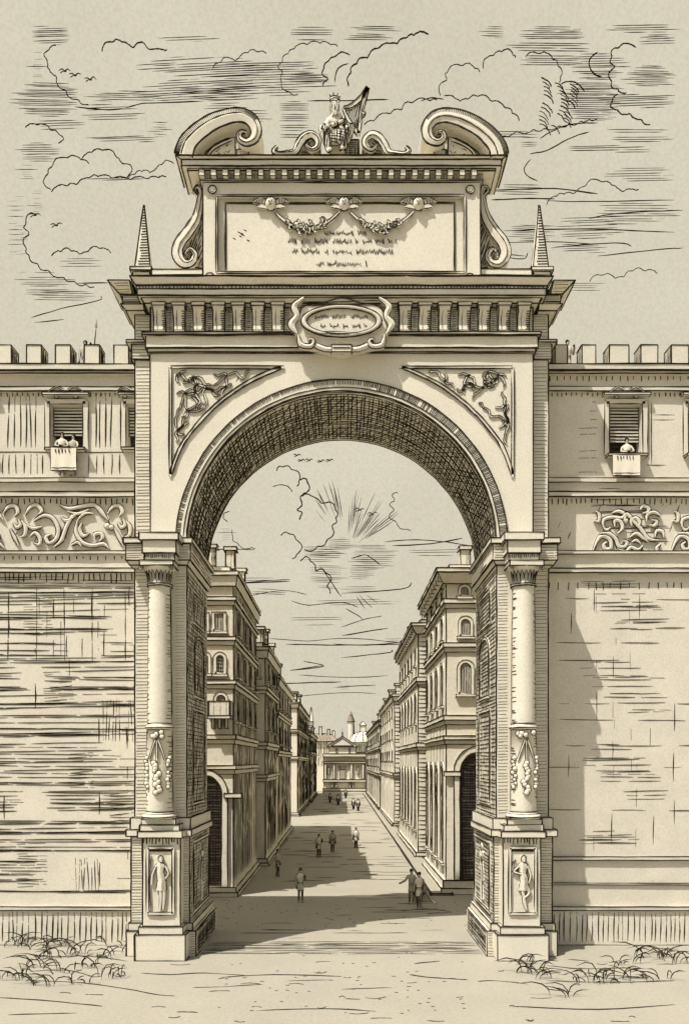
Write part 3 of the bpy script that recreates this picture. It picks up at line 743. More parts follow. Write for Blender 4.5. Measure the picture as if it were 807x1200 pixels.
# side ledges, consoles, obelisks
for s in (-1, 1):
    b = B(R0)
    b.box(s * 5.082, s * 6.98, .3, 1.9, AZ0, AZ0 + .56); b.box(s * 5.082, s * 7.0, .2, 1.95, AZ0 + .562, AZ0 + .78)
    b.box(s * 7.0, s * 7.80, .2, 1.3, AZ0, AZ0 + .3); b.box(s * 7.08, s * 7.72, .28, 1.2, AZ0 + .302, AZ0 + .74); b.box(s * 7.0, s * 7.80, .2, 1.3, AZ0 + .742, AZ0 + .88)
    a0, a1 = sorted((s * 5.1, s * 6.96))
    b.ticks(mapF(.3), a0, a1, AZ0 + .54, .26, .14, r=.018)
    a0, a1 = sorted((s * 7.1, s * 7.7)); b.hatch(mapF(.28), a0, a1, AZ0 + .32, AZ0 + .72, ang=0, sp=.1, r=.018, dash=(.5, .7))
    b.build('attic_ledge', STONE, arch)
    b = B(R0)
    ox, oy, zb, zt = s * 7.4, .74, AZ0 + .882, Z(240, .7)
    b.box(ox - .30, ox + .30, oy - .30, oy + .30, zb, zt, top=(ox - .02, ox + .02, oy - .02, oy + .02), r=.022)
    n = 24
    for k in range(n):
        t = k / n; h = .30 * (1 - t) + .02 * t; zz = zb + (zt - zb) * t + .03
        b.seg((ox - h * (rng.uniform(.2, .6)) , oy - h - .004, zz), (ox + h, oy - h - .004, zz + .01), .015)
    b.build('obelisk', STONE, arch)
    # S-shaped console against the attic
    b = B(R0)
    P = [(231, 229), (226, 223), (229, 219), (233, 224), (231, 240), (227, 256), (217, 272), (208, 284), (205, 297), (212, 308), (222, 307), (226, 298), (220, 291), (215, 297)]
    P = [((px - 397.5), py) for px, py in P]
    pts = [(-s * px / 960 * 30.4, Z(py, .4)) for px, py in P]
    b.strip(pts, [.04, .05, .08, .1, .12, .17, .2, .2, .2, .17, .13, .1, .07, .04], mapF(.9), 0, .5, r=.022, mid=True, round_=.03)
    fill = [(s * 5.082, Z(222, .4)), (s * 5.3, Z(240, .4)), (s * 5.5, Z(258, .4)), (s * 5.8, Z(276, .4)), (s * 5.9, Z(300, .4)), (s * 5.7, Z(308, .4)), (s * 5.082, Z(311, .4))]
    b.prism(fill, mapF(.8), 0, .2, r=.018, sharp=200)
    a0, a1 = sorted((s * 5.1, s * 5.9))
    def inf(u, v): 
        t = (Z(222, .4) - v) / (Z(222, .4) - Z(311, .4)); return abs(u) < 5.15 + .75 * t
    b.hatch(mapF(.59), a0, a1, Z(310, .4), Z(225, .4), ang=70, sp=.09, r=.018, dash=(.3, 1.2), mask=inf, cell=.12)
    b.build('console_scroll', STONE, arch)
    # broken segmental pediment
    b = B(R0)
    P = [(216, 192), (221, 177), (235, 162), (255, 150), (277, 144.5), (292, 148), (300, 159), (298, 171), (289, 176), (281, 171), (283, 164), (289, 165)]
    pts = [(-s * (px - 399) / 32, Z(py)) for px, py in P]
    pts[0] = (pts[0][0], TOPZ)
    Lf, Rt = b.strip(pts, [.34, .33, .31, .29, .26, .23, .2, .18, .14, .1, .07, .04], mapF(.6), 0, 1.0, r=.025, mid=True, round_=.05)
    side = Lf if (Lf[8] - Vector((0, TOPZ))).length > (Rt[8] - Vector((0, TOPZ))).length else Rt
    oth = Rt if side is Lf else Lf
    for i in range(0, 22):
        for t in (0, .33, .66):
            p = side[i] * (1 - t) + side[i + 1] * t; q = oth[i] * (1 - t) + oth[i + 1] * t
            if p.y > TOPZ + .02: b.seg((p.x, -.41, p.y), (p.x + (q.x - p.x) * .28, -.44, p.y + (q.y - p.y) * .28), .009)
    b.build('pediment_scroll', STONE, arch)
    b = B(.02)
    tp = [(232, 191), (240, 178), (252, 168), (264, 162), (274, 160), (275, 191)]
    tpts = [(-s * (px - 399) / 32, max(Z(py), TOPZ + .002)) for px, py in tp]
    b.prism(tpts, mapF(.3), 0, .3, r=.022, sharp=200)
    b.strip([(-s * (238 - 399) / 32, TOPZ + .05), (-s * (250 - 399) / 32, Z(175)), (-s * (270 - 399) / 32, Z(165))], .05, mapF(.0), 0, .08, r=.018)
    for i in range(12):
        u = -s * (rng.uniform(252, 271) - 399) / 32; v = Z(rng.uniform(170, 187)); b.stroke([(u, -.004, v), (u + rng.uniform(-.1, .1), -.004, v + rng.uniform(-.1, .1)), (u + rng.uniform(-.15, .15), -.004, v + rng.uniform(-.1, .1))], .014)
    a0, a1 = sorted((-s * (277 - 399) / 32, -s * (291 - 399) / 32))
    b.box(a0, a1, -.1, .5, TOPZ + .002, Z(177), r=.02); b.hatch(mapF(-.1), a0, a1, TOPZ + .02, Z(177), ang=90, sp=.06, r=.02, dash=(.2, .5))
    b.build('tympanum', STONE, arch)
    # little scrolls flanking the statue
    b = B(.022)
    P = [(325, 181), (321, 186), (326, 190), (333, 190), (345, 187), (350, 178), (356, 170), (364, 167), (371, 172), (371, 180), (364, 184), (359, 179), (363, 175)]
    pts = [(-s * (px - 399) / 32, max(Z(py), TOPZ + .08)) for px, py in P]
    b.strip(pts, [.05, .09, .07, .08, .12, .14, .15, .14, .12, .1, .08, .05, .03], mapF(.1), 0, .5, r=.022, mid=True, round_=.04)
    f2 = [(-s * (px - 399) / 32, max(Z(py), TOPZ + .002)) for px, py in ((336, 192), (348, 184), (356, 172), (372, 171), (375, 192))]
    b.prism(f2, mapF(.0), 0, .25, r=.018, sharp=200)
    a0, a1 = sorted((f2[1][0], f2[4][0])); b.hatch(mapF(-.252), a0, a1, TOPZ + .02, TOPZ + .35, ang=90, sp=.055, r=.017, dash=(.2, .5)); b.hatch(mapF(-.252), a0, a1, TOPZ + .02, TOPZ + .3, ang=0, sp=.07, r=.016, dash=(.4, 1))
    b.build('crest_scroll', STONE, arch)

# ================================================================== the seated statue
st = thing('statue', (0, .25, TOPZ + .05), 'seated bearded and crowned stone figure holding a harp atop the arch', 'statue'); st.scale = (1.14, 1.0, 1.12)
k = 1.0
V = {'pel': (-.02, 0, .95, .24), 'chest': (-.14, -.05, 1.38, (.27, .2)), 'neck': (-.2, -.08, 1.68, .10), 'head': (-.22, -.12, 1.93, .155), 'skull': (-.22, -.10, 2.08, .13),
     'hl': (-.22, -.10, .92, .2), 'kl': (-.62, -.52, .98, .15), 'al': (-.46, -.55, .45, .12), 'fl': (-.38, -.62, .10, .09), 'tl': (-.34, -.85, .06, .06),
     'hr': (.16, -.10, .92, .2), 'kr': (.30, -.62, .95, .16), 'ar': (.14, -.62, .45, .13), 'fr': (.02, -.65, .10, .08), 'tr': (.04, -.92, .06, .06),
     'sl': (-.44, -.06, 1.46, .13), 'el': (-.52, -.28, 1.12, .09), 'wl': (-.1, -.52, 1.10, .055), 'hdl': (.02, -.56, 1.14, .05), 'f1': (.1, -.6, 1.18, .02), 'f2': (.11, -.58, 1.13, .02), 't1': (.0, -.6, 1.22, .02),
     'sr': (.16, -.04, 1.46, .13), 'er': (.42, -.1, 1.24, .09), 'wr': (.62, -.32, 1.42, .055), 'hdr': (.7, -.36, 1.48, .05), 'f3': (.76, -.38, 1.55, .02), 'f4': (.78, -.36, 1.5, .02), 't2': (.66, -.4, 1.56, .02)}
E = [('pel', 'chest'), ('chest', 'neck'), ('neck', 'head'), ('head', 'skull'), ('pel', 'hl'), ('hl', 'kl'), ('kl', 'al'), ('al', 'fl'), ('fl', 'tl'), ('pel', 'hr'), ('hr', 'kr'), ('kr', 'ar'), ('ar', 'fr'), ('fr', 'tr'),
     ('chest', 'sl'), ('sl', 'el'), ('el', 'wl'), ('wl', 'hdl'), ('hdl', 'f1'), ('hdl', 'f2'), ('hdl', 't1'), ('chest', 'sr'), ('sr', 'er'), ('er', 'wr'), ('wr', 'hdr'), ('hdr', 'f3'), ('hdr', 'f4'), ('hdr', 't2')]
vs, fs = skin_body(V, E, 2)
b = B(.018); b.mesh(vs, fs, r=.018)
ln = []
for i in range(60):
    x0 = rng.uniform(-.6, .35); z0 = rng.uniform(.75, 1.4); ln.append((x0, z0, x0 + rng.uniform(-.12, .2), z0 - rng.uniform(.2, .4)))
for i in range(26):
    x0 = rng.uniform(-.6, -.2) if i % 2 else rng.uniform(.0, .2); ln.append((x0, .85, x0 + rng.uniform(-.05, .1), .2))
ln += [(-.28, 1.98, -.25, 1.98), (-.19, 1.98, -.16, 1.98)]
b.drape(vs, fs, ln, .014)
b.build('body', STONE, st)
b = B(.016)      # robe falling over lap and seat
vs, fs = skin_body({'a': (-.05, -.05, .98, (.34, .26)), 'b': (-.12, -.36, .86, (.40, .20)), 'c': (-.16, -.46, .62, (.34, .14)), 'd': (-.14, -.44, .42, (.26, .10))}, [('a', 'b'), ('b', 'c'), ('c', 'd')], 2)
b.mesh(vs, fs, r=.016)
b.drape(vs, fs, [(-.48 + i * .06, 1.0, -.42 + i * .045 + rng.uniform(-.08, .08), .4) for i in range(13)] + [(-.35, .9 - i * .09, .2, .75 - i * .1) for i in range(5)], .014)
b.build('robe', STONE, st)
b = B(.014)
for i in range(9):
    u = -.32 + i * .025
    b.strip([(u, 1.9), (u - .03 + rng.uniform(-.02, .03), 1.7), (u + .02 + rng.uniform(-.03, .03), 1.5 + abs(i - 4) * .03)], [.025, .03, .006], mapF(-.27), 0, .06 - .012 * (i % 2), ink=(i in (0, 8)), r=.008)
b.build('beard', STONE, st)
b = B(.016)
b.lathe(-.22, -.1, [(.15, 2.12), (.16, 2.19), (.14, 2.19), (.13, 2.12)], seg=14, rings=(0, 1), r=.014)
for i in range(7):
    a = 2 * PI * i / 7; b.seg((-.22 + .14 * math.cos(a), -.1 + .14 * math.sin(a), 2.18), (-.22 + .17 * math.cos(a), -.1 + .17 * math.sin(a), 2.27), .016)
b.build('crown', STONE, st)
b = B(.018)      # harp
f = mapF(-.25)
b.strip([(.55, .85), (.62, 1.5), (.78, 2.2), (.86, 2.36)], [.05, .06, .08, .05], f, 0, .14, r=.018)
b.strip([(.86, 2.36), (.6, 2.0), (.3, 1.75), (.05, 1.7)], [.06, .07, .06, .03], f, 0, .14, r=.018)
b.strip([(.05, 1.7), (.25, 1.25), (.55, .85)], [.03, .06, .06], f, 0, .14, r=.018)
for i in range(10):
    t = (i + 1) / 11; b.seg((.05 + .5 * t, -.32, 1.7 - .85 * t), (.10 + .72 * t, -.32, 1.72 + .6 * t), .012)
b.hatch(f, .2, .85, 1.05, 1.9, ang=75, sp=.07, r=.014, w=.07, dash=(.3, .8), mask=lambda u, v: u > .05 + (1.7 - v) * .6 and u < .55 + (v - .85) * .24)
b.hatch(f, .58, .92, .95, 2.2, ang=80, sp=.05, r=.015, w=.145, dash=(.3, .8), mask=lambda u, v: abs(u - (.62 + (v - 1.1) * .17)) < .07)
b.build('harp', STONE, st)
b = B(.02)
b.box(-.35, .55, -.1, .45, -.045, .85, r=.02); b.hatch(mapF(-.1), .1, .55, .02, .83, ang=90, sp=.05, r=.018, dash=(.3, .8)); b.hatch(mapF(-.1), .1, .55, .02, .83, ang=0, sp=.07, r=.018, dash=(.3, .5))
b.build('seat_block', STONE, st)

# ================================================================== the city walls
WY = 1.8
def wz(py): return Z(py, WY)
def wx(px): return X(px, WY)
def city_wall(s, label, wins, merl):
    t = thing('city_wall', (s * 7.7, WY, 0), label, 'wall'); og = (s * 7.7, WY, 0)
    xin, xout = s * 7.692, s * 34.0
    lo, hi = sorted((xin, xout))
    b = B(R0)
    zb, zt = wz(527 if s < 0 else 534), wz(475)
    b.box(lo, hi, WY, 4.3, 0, zb, ink=False); b.box(lo, hi, WY, 4.3, zt, wz(432), ink=False)
    edges = sorted([e for w in wins for e in w]); cur = lo
    ws = sorted(wins)
    for (a, c) in ws:
        a = max(a, lo); c = min(c, hi)
        if a > cur: b.box(cur, a, WY, 4.3, zb + .0, zt, ink=False)
        cur = c
    if cur < hi: b.box(cur, hi, WY, 4.3, zb, zt, ink=False)
    f = mapF(WY)
    if s < 0:      # rough masonry, scratched in irregular courses
        def mk(u, v):
            if (math.sin(u * 1.7 + 3) + math.sin(v * 1.3 + u)) > 1.75: return False
            if 2.2 < v < 3.6 and -11.5 < u < -9.0: return False
            if 11.2 < v < 12.1 and -10.6 < u < -9.5: return False
            return True
        b.hatch(f, lo, xin - .05, wz(1052), wz(676), ang=0.3, sp=.118, r=.0165, mask=mk, dash=(.6, 4.0), gap=.14, dang=1.3, cell=.5)
        b.hatch(f, -13, xin - .1, wz(775), wz(690), ang=90, sp=1.3, r=.019, dash=(.4, 1.2), keep=.7)
        b.hatch(f, -8.4, xin - .05, wz(800), wz(680), ang=90, sp=.18, r=.018, dash=(.4, 1.2), keep=.4)
        for (pa, pb, pc, pd) in ((-12.4, -11.2, 700, 745), (-10.6, -9.6, 880, 925), (-9.3, -8.0, 820, 870), (-12.6, -11.4, 985, 1040), (-11.6, -10.4, 790, 830), (-9.0, -7.9, 930, 975), (-10.4, -9.4, 1005, 1045)):
            b.hatch(f, pa, pb, wz(pd), wz(pc), ang=rng.choice((0, 3, 90, 86)), sp=.12, r=.015, dash=(.3, 1.2), gap=.08, dang=4, keep=.8)
        b.hatch(f, -12, -9, wz(770), wz(700), ang=90, sp=.3, r=.018, dash=(.4, 1.2), keep=.35)
        b.hatch(f, lo, xin, wz(1040), wz(760), ang=90, sp=1.1, r=.019, dash=(.3, 1.4), keep=.4, gap=1.2)
        wins_u = wins
        def mw(u, v): return not any(a - .55 < u < c + .5 for a, c in wins_u)
        b.hatch(f, lo, xin - .1, wz(525), wz(462), ang=90, sp=.2, r=.019, mask=mw, dash=(1.0, 2.0), dang=2)
        b.hatch(f, lo, xin - .1, wz(556), wz(532), ang=90, sp=.26, r=.019, mask=lambda u, v: not any(a - .2 < u < c + .1 for a, c in wins_u), dash=(.6, 1.2), dang=2)
        b.stroke([f(lo, wz(529), 0), f(xin, wz(530), 0)], .018)
    else:          # smoother render with scattered ashlar joints
        def mr(u, v): return math.sin(u * 1.1 + 2) + math.sin(v * 1.9 + u * .7) > .55 and not (9.9 < u < 12.4 and v > wz(560))
        b.hatch(f, xin + .05, hi, wz(1000), wz(465), ang=0.4, sp=.16, r=.014, mask=mr, dash=(.4, 2.4), gap=.2, cell=.4, dang=1)
        b.hatch(f, xin + .05, hi, wz(1000), wz(690), ang=90, sp=.9, r=.015, dash=(.3, 1.2), keep=.5, gap=1.2)
        b.hatch(f, xin + .1, hi, wz(1000), wz(690), ang=0, sp=.8, r=.014, dash=(.3, 2.2), keep=.6, gap=.9)
        b.hatch(f, 9.4, hi, wz(1000), wz(690), ang=90, sp=.9, r=.014, dash=(.25, 1.2), keep=.5, gap=1.2)
        b.ticks(f, xin, hi, wz(683), .25, .35, r=.016)
        b.hatch(f, 9.2, 9.9, wz(556), wz(470), ang=2, sp=.3, r=.018, dash=(.3, .6), keep=.7)
        for (u0, v0, u1, v1) in ((726, 470, 763, 470), (763, 470, 763, 545), (757, 545, 780, 545), (763, 486, 790, 486), (762, 492, 790, 492)):
            b.stroke([f(wx(u0), wz(v0), 0), f(wx(u1), wz(v1), 0)], .016)
    b.build('wall_body', PLASTER, t, og)
    b = B(R0)
    def led(y0, y1, e, r=None, tk=None):
        b.box(lo, hi, WY - e, WY + .0, wz(y1), wz(y0), r=r, bottom=True)
        if tk: b.ticks(f, lo, hi, wz(y1) - .02, tk, .2, r=.018)  # inked shade hanging below the ledge
    led(430, 437, .28, tk=None); led(437.2, 440, .2, r=.02); led(455, 460, .16, tk=.12)
    led(561, 566, .12, r=.018); led(578, 584, .22, r=.028, tk=.22)
    led(646, 650, .12, r=.02); led(667, 672, .20, r=.028, tk=.3 if s < 0 else None)
    if s > 0:
        b.ticks(mapF(WY), lo, hi, wz(441), .16, .25, r=.016)
    if s < 0: b.ticks(mapF(WY), lo, hi, wz(652), .14, .3, r=.016)
    b.box(lo, hi, WY - .2, WY, wz(1066), wz(1062), r=.022)
    if s > 0: led(1004, 1008, .1, r=.022); led(1035, 1037, .06, r=.018)
    b.build('string_course', PLASTER, t, og)
    b = B(R0)
    b.box(lo, hi, WY - .12, WY, 0, wz(1066) - .002, r=.022)
    b.hatch(mapF(WY - .12), lo, hi, .12, wz(1068), ang=89, sp=.2, r=.02, dash=(.6, 1.3))
    b.build('wall_plinth', PLASTER, t, og)
    # acanthus scroll frieze in relief
    b = B(.019)
    def sp(cx, cy, r0, r1, a0, turns, n=14):
        return [(cx + (r0 + (r1 - r0) * i / n) * math.cos(math.radians(a0) + turns * 2 * PI * i / n), cy + (r0 + (r1 - r0) * i / n) * math.sin(math.radians(a0) + turns * 2 * PI * i / n)) for i in range(n + 1)]
    if s < 0:
        curves = [[(30, 605), (37, 595), (45, 593), (50, 600), (45, 604)], [(40, 612), (52, 605), (63, 608), (69, 620), (67, 632), (58, 637), (55, 630), (62, 627)],
                  [(64, 642), (73, 634), (78, 620), (86, 606), (98, 602), (110, 603)], [(70, 592), (82, 597), (98, 594), (112, 593), (120, 601), (127, 610)],
                  [(92, 611), (90, 624), (97, 636), (110, 640), (122, 638), (128, 643)], [(92, 611), (98, 604), (108, 602)], [(97, 614), (94, 622), (99, 629), (106, 625)],
                  [(112, 632), (112, 627), (119, 626), (121, 631), (117, 635)], [(127, 603), (133, 595), (141, 594), (144, 601), (140, 606)], [(135, 620), (140, 630), (145, 640)],
                  [(148, 611), (153, 618), (152, 628), (147, 630)], [(139, 613), (143, 619), (147, 616), (145, 609)], [(36, 630), (42, 625), (48, 631), (47, 639), (41, 637)],
                  [(73, 606), (78, 611), (88, 607)], [(80, 600), (92, 603), (105, 598)], [(84, 640), (92, 636), (96, 641)], [(32, 616), (40, 620), (50, 618)]]
        shift = (0, -122, -244, -366)
    else:
        curves = [[(693, 647), (700, 632), (707, 629), (714, 634), (714, 643), (708, 644), (706, 639), (710, 636)], [(701, 626), (712, 626), (720, 632), (724, 641), (731, 641), (733, 636), (728, 635)],
                  [(722, 644), (732, 647), (738, 642), (746, 645), (752, 640)], [(706, 618), (706, 610), (716, 607), (727, 608), (733, 603), (741, 612), (749, 620), (758, 632), (770, 634)],
                  [(706, 618), (709, 622), (714, 619)], [(719, 618), (719, 611), (726, 612), (728, 620), (722, 626)], [(736, 631), (744, 626), (752, 631), (758, 636)], [(739, 636), (744, 634), (749, 638)],
                  [(756, 612), (757, 604), (765, 601), (773, 606)], [(760, 616), (765, 617), (768, 612), (762, 610)], [(716, 602), (724, 600), (731, 604), (730, 611)], [(739, 617), (738, 610), (744, 608), (748, 613), (746, 619)],
                  [(749, 598), (752, 594), (758, 596), (758, 601), (752, 602)], [(766, 630), (768, 623), (775, 624), (776, 630)], [(770, 650), (768, 643), (773, 638)], [(697, 600), (701, 604), (700, 612), (695, 611)]]
        shift = (0, 92, 184)
    for d in shift:
        for c in curves:
            if any(not (lo + .1 < wx(px + d) < hi - .1) for px, py in c): continue
            pts = [(wx(px + d), wz(py)) for px, py in c]
            nn = len(pts)
            b.strip(pts, [.03 if i in (0, nn - 1) else .085 for i in range(nn)], f, 0, .1, r=.018, sub=3, round_=.03)
    b.hatch(f, lo, hi, wz(640), wz(590), ang=70, sp=.3, r=.015, dash=(.2, .5), keep=.16, gap=.3, cell=.15)
    b.ball((wx(126 if s < 0 else 732), WY - .04, wz(617 if s < 0 else 611)), .12, .09, .12, outline=.016)
    b.ball((wx(131 if s < 0 else 738), WY - .04, wz(618.5 if s < 0 else 607)), .1, .09, .1, outline=.016)
    b.build('scroll_frieze', PLASTER, t, og)
    # windows
    for (a, c) in wins:
        if s < 0 and a < -26: continue
        b = B(.02); e = .13
        fc = mapF(WY)
        for (A_, B_) in (((a - e, zb), (a - e, zt + e)), ((a - e, zt + e), (c + e, zt + e)), ((c + e, zt + e), (c + e, zb))):
            b.strip([A_, B_], .1, fc, 0, .08, sub=1, r=.02)
        zl = zt + .32
        b.box(a - .28, c + .28, WY - .24, WY, zl, zl + .09, r=.018)
        b.box((a + c) / 2 - .45, (a + c) / 2 - .3, WY - .12, WY, zt + .24, zl, r=.014); b.box((a + c) / 2 + .3, (a + c) / 2 + .45, WY - .12, WY, zt + .24, zl, r=.014)
        um = (a + c) / 2
        for q in (-1, 1): b.strip([(um + q * .7, zl + .1), (um + q * .35, zl + .32), (um + q * .08, zl + .2)], .03, mapF(WY - .1), 0, .08, r=.014)
        b.box(a - .15, c + .15, WY - .3, WY + .3, zb - .1, zb - .002, r=.02)
        fr = b.build('window_frame', PLASTER, t, og)
        b = B(.02)
        b.box(a + .0, c - .0, WY + .55, WY + .6, zb, zt, ink=False, m=0)
        b.hatch(mapF(WY + .55), a, c, zb, zt, ang=0, sp=.1, r=.02, dash=(.6, 1.5))
        b.build('window_interior', VOID, t, og)
        b = B(.02); zz = zt - .02
        while zz > zb + .62:
            b.box(a + .02, c - .02, WY + .22, WY + .26, zz - .09, zz, r=.014); zz -= .125
        b.build('shutter', PLASTER, t, og)
    # merlons
    for (px0, px1) in merl:
        b = B(.022); x0, x1 = wx(px0), wx(px1)
        b.box(x0, x1, WY + .06, WY + .75, wz(430) + .002, wz(403), r=.024, back=True)
        sx = x1 if s < 0 else x1
        g = mapS(x1 if s < 0 else x0, -1 if s < 0 else 1)
        if s < 0: b.hatch(mapS(x1, -1), WY + .08, WY + .73, wz(429), wz(404), ang=85, sp=.09, r=.02, dash=(.5, 1))  # shade hatched onto merlon sides, closer on the left wall
        else: b.hatch(mapS(x0, 1), WY + .08, WY + .73, wz(429), wz(404), ang=85, sp=.12, r=.018, dash=(.5, 1))
        b.build('merlon', PLASTER, t, og)
    b = B(.02); b.box(lo, hi, WY, 4.3, wz(432) + .002, wz(430), r=.022); b.build('wall_walk', PLASTER, t, og)
    return t
LW = [(wx(60), wx(97)), (wx(149), wx(186)), (wx(-48), wx(-11)), (wx(-118), wx(-81)), (wx(-207), wx(-170))]
LW[1] = (wx(149), -7.70)
RW = [(wx(714), wx(751)), (wx(806), wx(843)), (wx(898), wx(935))]
city_wall(-1, 'rough battlemented city wall left of the arch, scored with horizontal courses', LW, [(133, 150), (98, 116), (64, 82), (30, 48)] + [(29 - 34.5 * i, 47 - 34.5 * i) for i in range(1, 13)])
city_wall(1, 'smoother battlemented city wall right of the arch, lightly scored with sparse block joints', RW, [(651, 665), (682, 698), (714, 737), (751, 771)] + [(751 + 36 * i, 771 + 36 * i) for i in range(1, 12)])

# cloths hung from the sills
for (a, c, y0, y1, lab) in ((wx(63), wx(93), 528, 555, 'plain cloth hung below the left window where two people lean'),
                            (wx(714), wx(746), 536, 561, 'plain cloth hung below the right window where one person leans')):
    b = B(.02); n = 10; zt_, zb_ = wz(y0), wz(y1); vs = []; fs = []
    ya = WY - .34
    for j in range(7):
        for i in range(n + 1):
            t = i / n; q = j / 6
            vs.append((a + (c - a) * t, ya - .02 * math.sin(t * 14) * q - .02 * q, zt_ + (zb_ - zt_) * q))
    for j in range(6):
        for i in range(n): o = j * (n + 1) + i; fs.append((o, o + 1, o + n + 2, o + n + 1))
    b.add(vs, fs, 0, True); b.add([(x, y + .02, z) for x, y, z in vs], fs, 0, True)
    b.add([vs[0], vs[n], (c, WY + .2, zt_ + .03), (a, WY + .2, zt_ + .03)], [(0, 1, 2, 3)], 0)
    b.stroke([vs[0], vs[n]], .022); b.stroke([vs[0], vs[6 * (n + 1)]], .02); b.stroke([vs[n], vs[-1]], .02)
    b.stroke(vs[6 * (n + 1):], .022, step=.4)
    b.stroke([(x, y, z + .1) for x, y, z in vs[6 * (n + 1):]], .015, step=.4)
    b.ticks(mapF(ya - .02), a + .15, c - .15, zt_ - .08, .12, .12, r=.015)
    tagt(b.build('hanging_cloth', CLOTH, None, ((a + c) / 2, ya, zb_)), lab, 'cloth')

# ================================================================== people
def person(name, px, pyfeet, hgt, label, pose='stand', face=0.0, coat=True, cloak=False, hat=False, group=None, loc=None, rk=1.0):
    if loc is None:
        d = EYE * F / (pyfeet - 893.0); loc = ((px - 400) / F * d, d - DIST, 0.0)
    k = hgt / 1.75; dist = loc[1] + DIST
    r = max(.012, .00046 * dist * rk)
    t = thing(name, loc, label, 'person', group); t.rotation_euler.z = face; t.scale = (.84, .84, 1.0)
    hip, kn = .92, .5
    V = {'pel': (0, 0, .95, .12), 'ch': (0, 0, 1.30, (.16, .11)), 'nk': (0, 0, 1.49, .055), 'hd': (0, -.01, 1.61, .085), 'tp': (0, 0, 1.70, .065), 'no': (0, -.10, 1.60, .018)}
    E = [('pel', 'ch'), ('ch', 'nk'), ('nk', 'hd'), ('hd', 'tp'), ('hd', 'no')]
    st_ = .16 if pose == 'walk' else .03
    for s, n in ((-1, 'l'), (1, 'r')):
        V.update({'h' + n: (s * .09, 0, .88, .085), 'k' + n: (s * .10, -s * st_ * .7 - .02, .48, .058), 'a' + n: (s * .10, s * -st_ + .02, .09, .038), 'f' + n: (s * .12, -s * st_ - .12, .035, .032)})
        E += [('pel', 'h' + n), ('h' + n, 'k' + n), ('k' + n, 'a' + n), ('a' + n, 'f' + n)]
        sh = (s * .20, 0, 1.40)
        if pose == 'point' and s < 0: el, wr, hn = (-.38, -.1, 1.2), (-.62, -.25, 1.12), (-.70, -.28, 1.10)
        elif pose == 'hold' and s > 0: el, wr, hn = (.30, -.05, 1.14), (.22, -.28, 1.28), (.18, -.33, 1.33)
        elif pose == 'lean': el, wr, hn = (s * .30, -.15, 1.16), (s * .12, -.36, 1.08), (s * .04, -.40, 1.07)
        elif pose == 'spear' and s > 0: el, wr, hn = (.36, -.12, 1.22), (.34, -.32, 1.36), (.34, -.36, 1.42)
        else: el, wr, hn = (s * .27, .02, 1.12), (s * .28, -.06, .88), (s * .28, -.08, .80)
        V.update({'s' + n: sh + (.065,), 'e' + n: el + (.045,), 'w' + n: wr + (.03,), 'm' + n: hn + (.036,)})
        d = Vector(hn) - Vector(wr); d.normalize(); q = Vector(hn)
        for i, o in enumerate((-.03, -.01, .01, .03)):
            e = q + d * (.07 + .012 * (1.5 - abs(i - 1.3))) + Vector((o, 0, 0)); V['g%d%s' % (i, n)] = (e.x, e.y - .01, e.z, .010)
            E.append(('m' + n, 'g%d%s' % (i, n)))
        V['th' + n] = (hn[0] - s * .03, hn[1] - .05, hn[2] + .01, .011); E.append(('m' + n, 'th' + n))
        E += [('ch', 's' + n), ('s' + n, 'e' + n), ('e' + n, 'w' + n), ('w' + n, 'm' + n)]
    V = {n: (v[0] * k, v[1] * k, v[2] * k, tuple(c * k for c in v[3]) if isinstance(v[3], tuple) else v[3] * k) for n, v in V.items()}
    vs, fs = skin_body(V, E, 1)
    b = B(r); b.mesh(vs, fs, r=r)
    b.drape(vs, fs, [(x * k, 1.0 * k, (x * 1.1 + .01) * k, .1 * k) for x in (-.12, -.08, .08, .12)], r * .9)
    b.seg((-.05 * k, -.09 * k, 1.63 * k), (-.02 * k, -.095 * k, 1.63 * k), .008); b.seg((.02 * k, -.095 * k, 1.63 * k), (.05 * k, -.09 * k, 1.63 * k), .008); b.seg((-.03 * k, -.085 * k, 1.56 * k), (.03 * k, -.085 * k, 1.56 * k), .007)
    b.build('body', SKIN, t)
    if coat:
        b = B(r)
        prof = [(.20, .62), (.185, .85), (.145, 1.03), (.19, 1.2), (.215, 1.36), (.16, 1.44), (.07, 1.49)]
        b.lathe(0, 0, [(a * k, z * k) for a, z in prof], seg=16, rings=(0, 2), r=r * .9, sy=.72)
        for i in range(9):
            a = math.radians(200 + i * 17); b.stroke([(.197 * k * math.cos(a), .197 * .72 * k * math.sin(a), .64 * k), (.16 * k * math.cos(a), .16 * .72 * k * math.sin(a), 1.03 * k)], r * .6, step=1)
        for sgn in (-1, 1):
            b.stroke([(sgn * .20 * k, 0, .62 * k), (sgn * .16 * k, 0, 1.03 * k), (sgn * .215 * k, 0, 1.36 * k)], r, step=1)
        b.build('tunic', COAT if rng.random() < .35 else CLOTH, t)
    if cloak:
        b = B(r); n = 12; vs = []; fs = []
        for j, (R_, z) in enumerate(((.12, 1.48), (.26, 1.38), (.30, 1.1), (.36, .8), (.46, .5), (.60, .30))):
            for i in range(n + 1):
                a = math.radians(-30 + 200 * i / n); w_ = 1 + .05 * math.sin(i * 2.3)
                off = (z < 1.0) * (1.0 - z) * .5
                vs.append(((R_ * math.cos(a) * w_ + off) * k, (R_ * math.sin(a) * .7 + .02) * k, z * k))
        for j in range(5):
            for i in range(n): o = j * (n + 1) + i; fs.append((o, o + 1, o + n + 2, o + n + 1))
        b.add(vs, fs, 0, True)
        for i in range(0, n + 1, 1): b.stroke([vs[j * (n + 1) + i] for j in range(6)], r * (.9 if i in (0, n) else .5), step=1)
        b.stroke(vs[5 * (n + 1):], r, step=1)
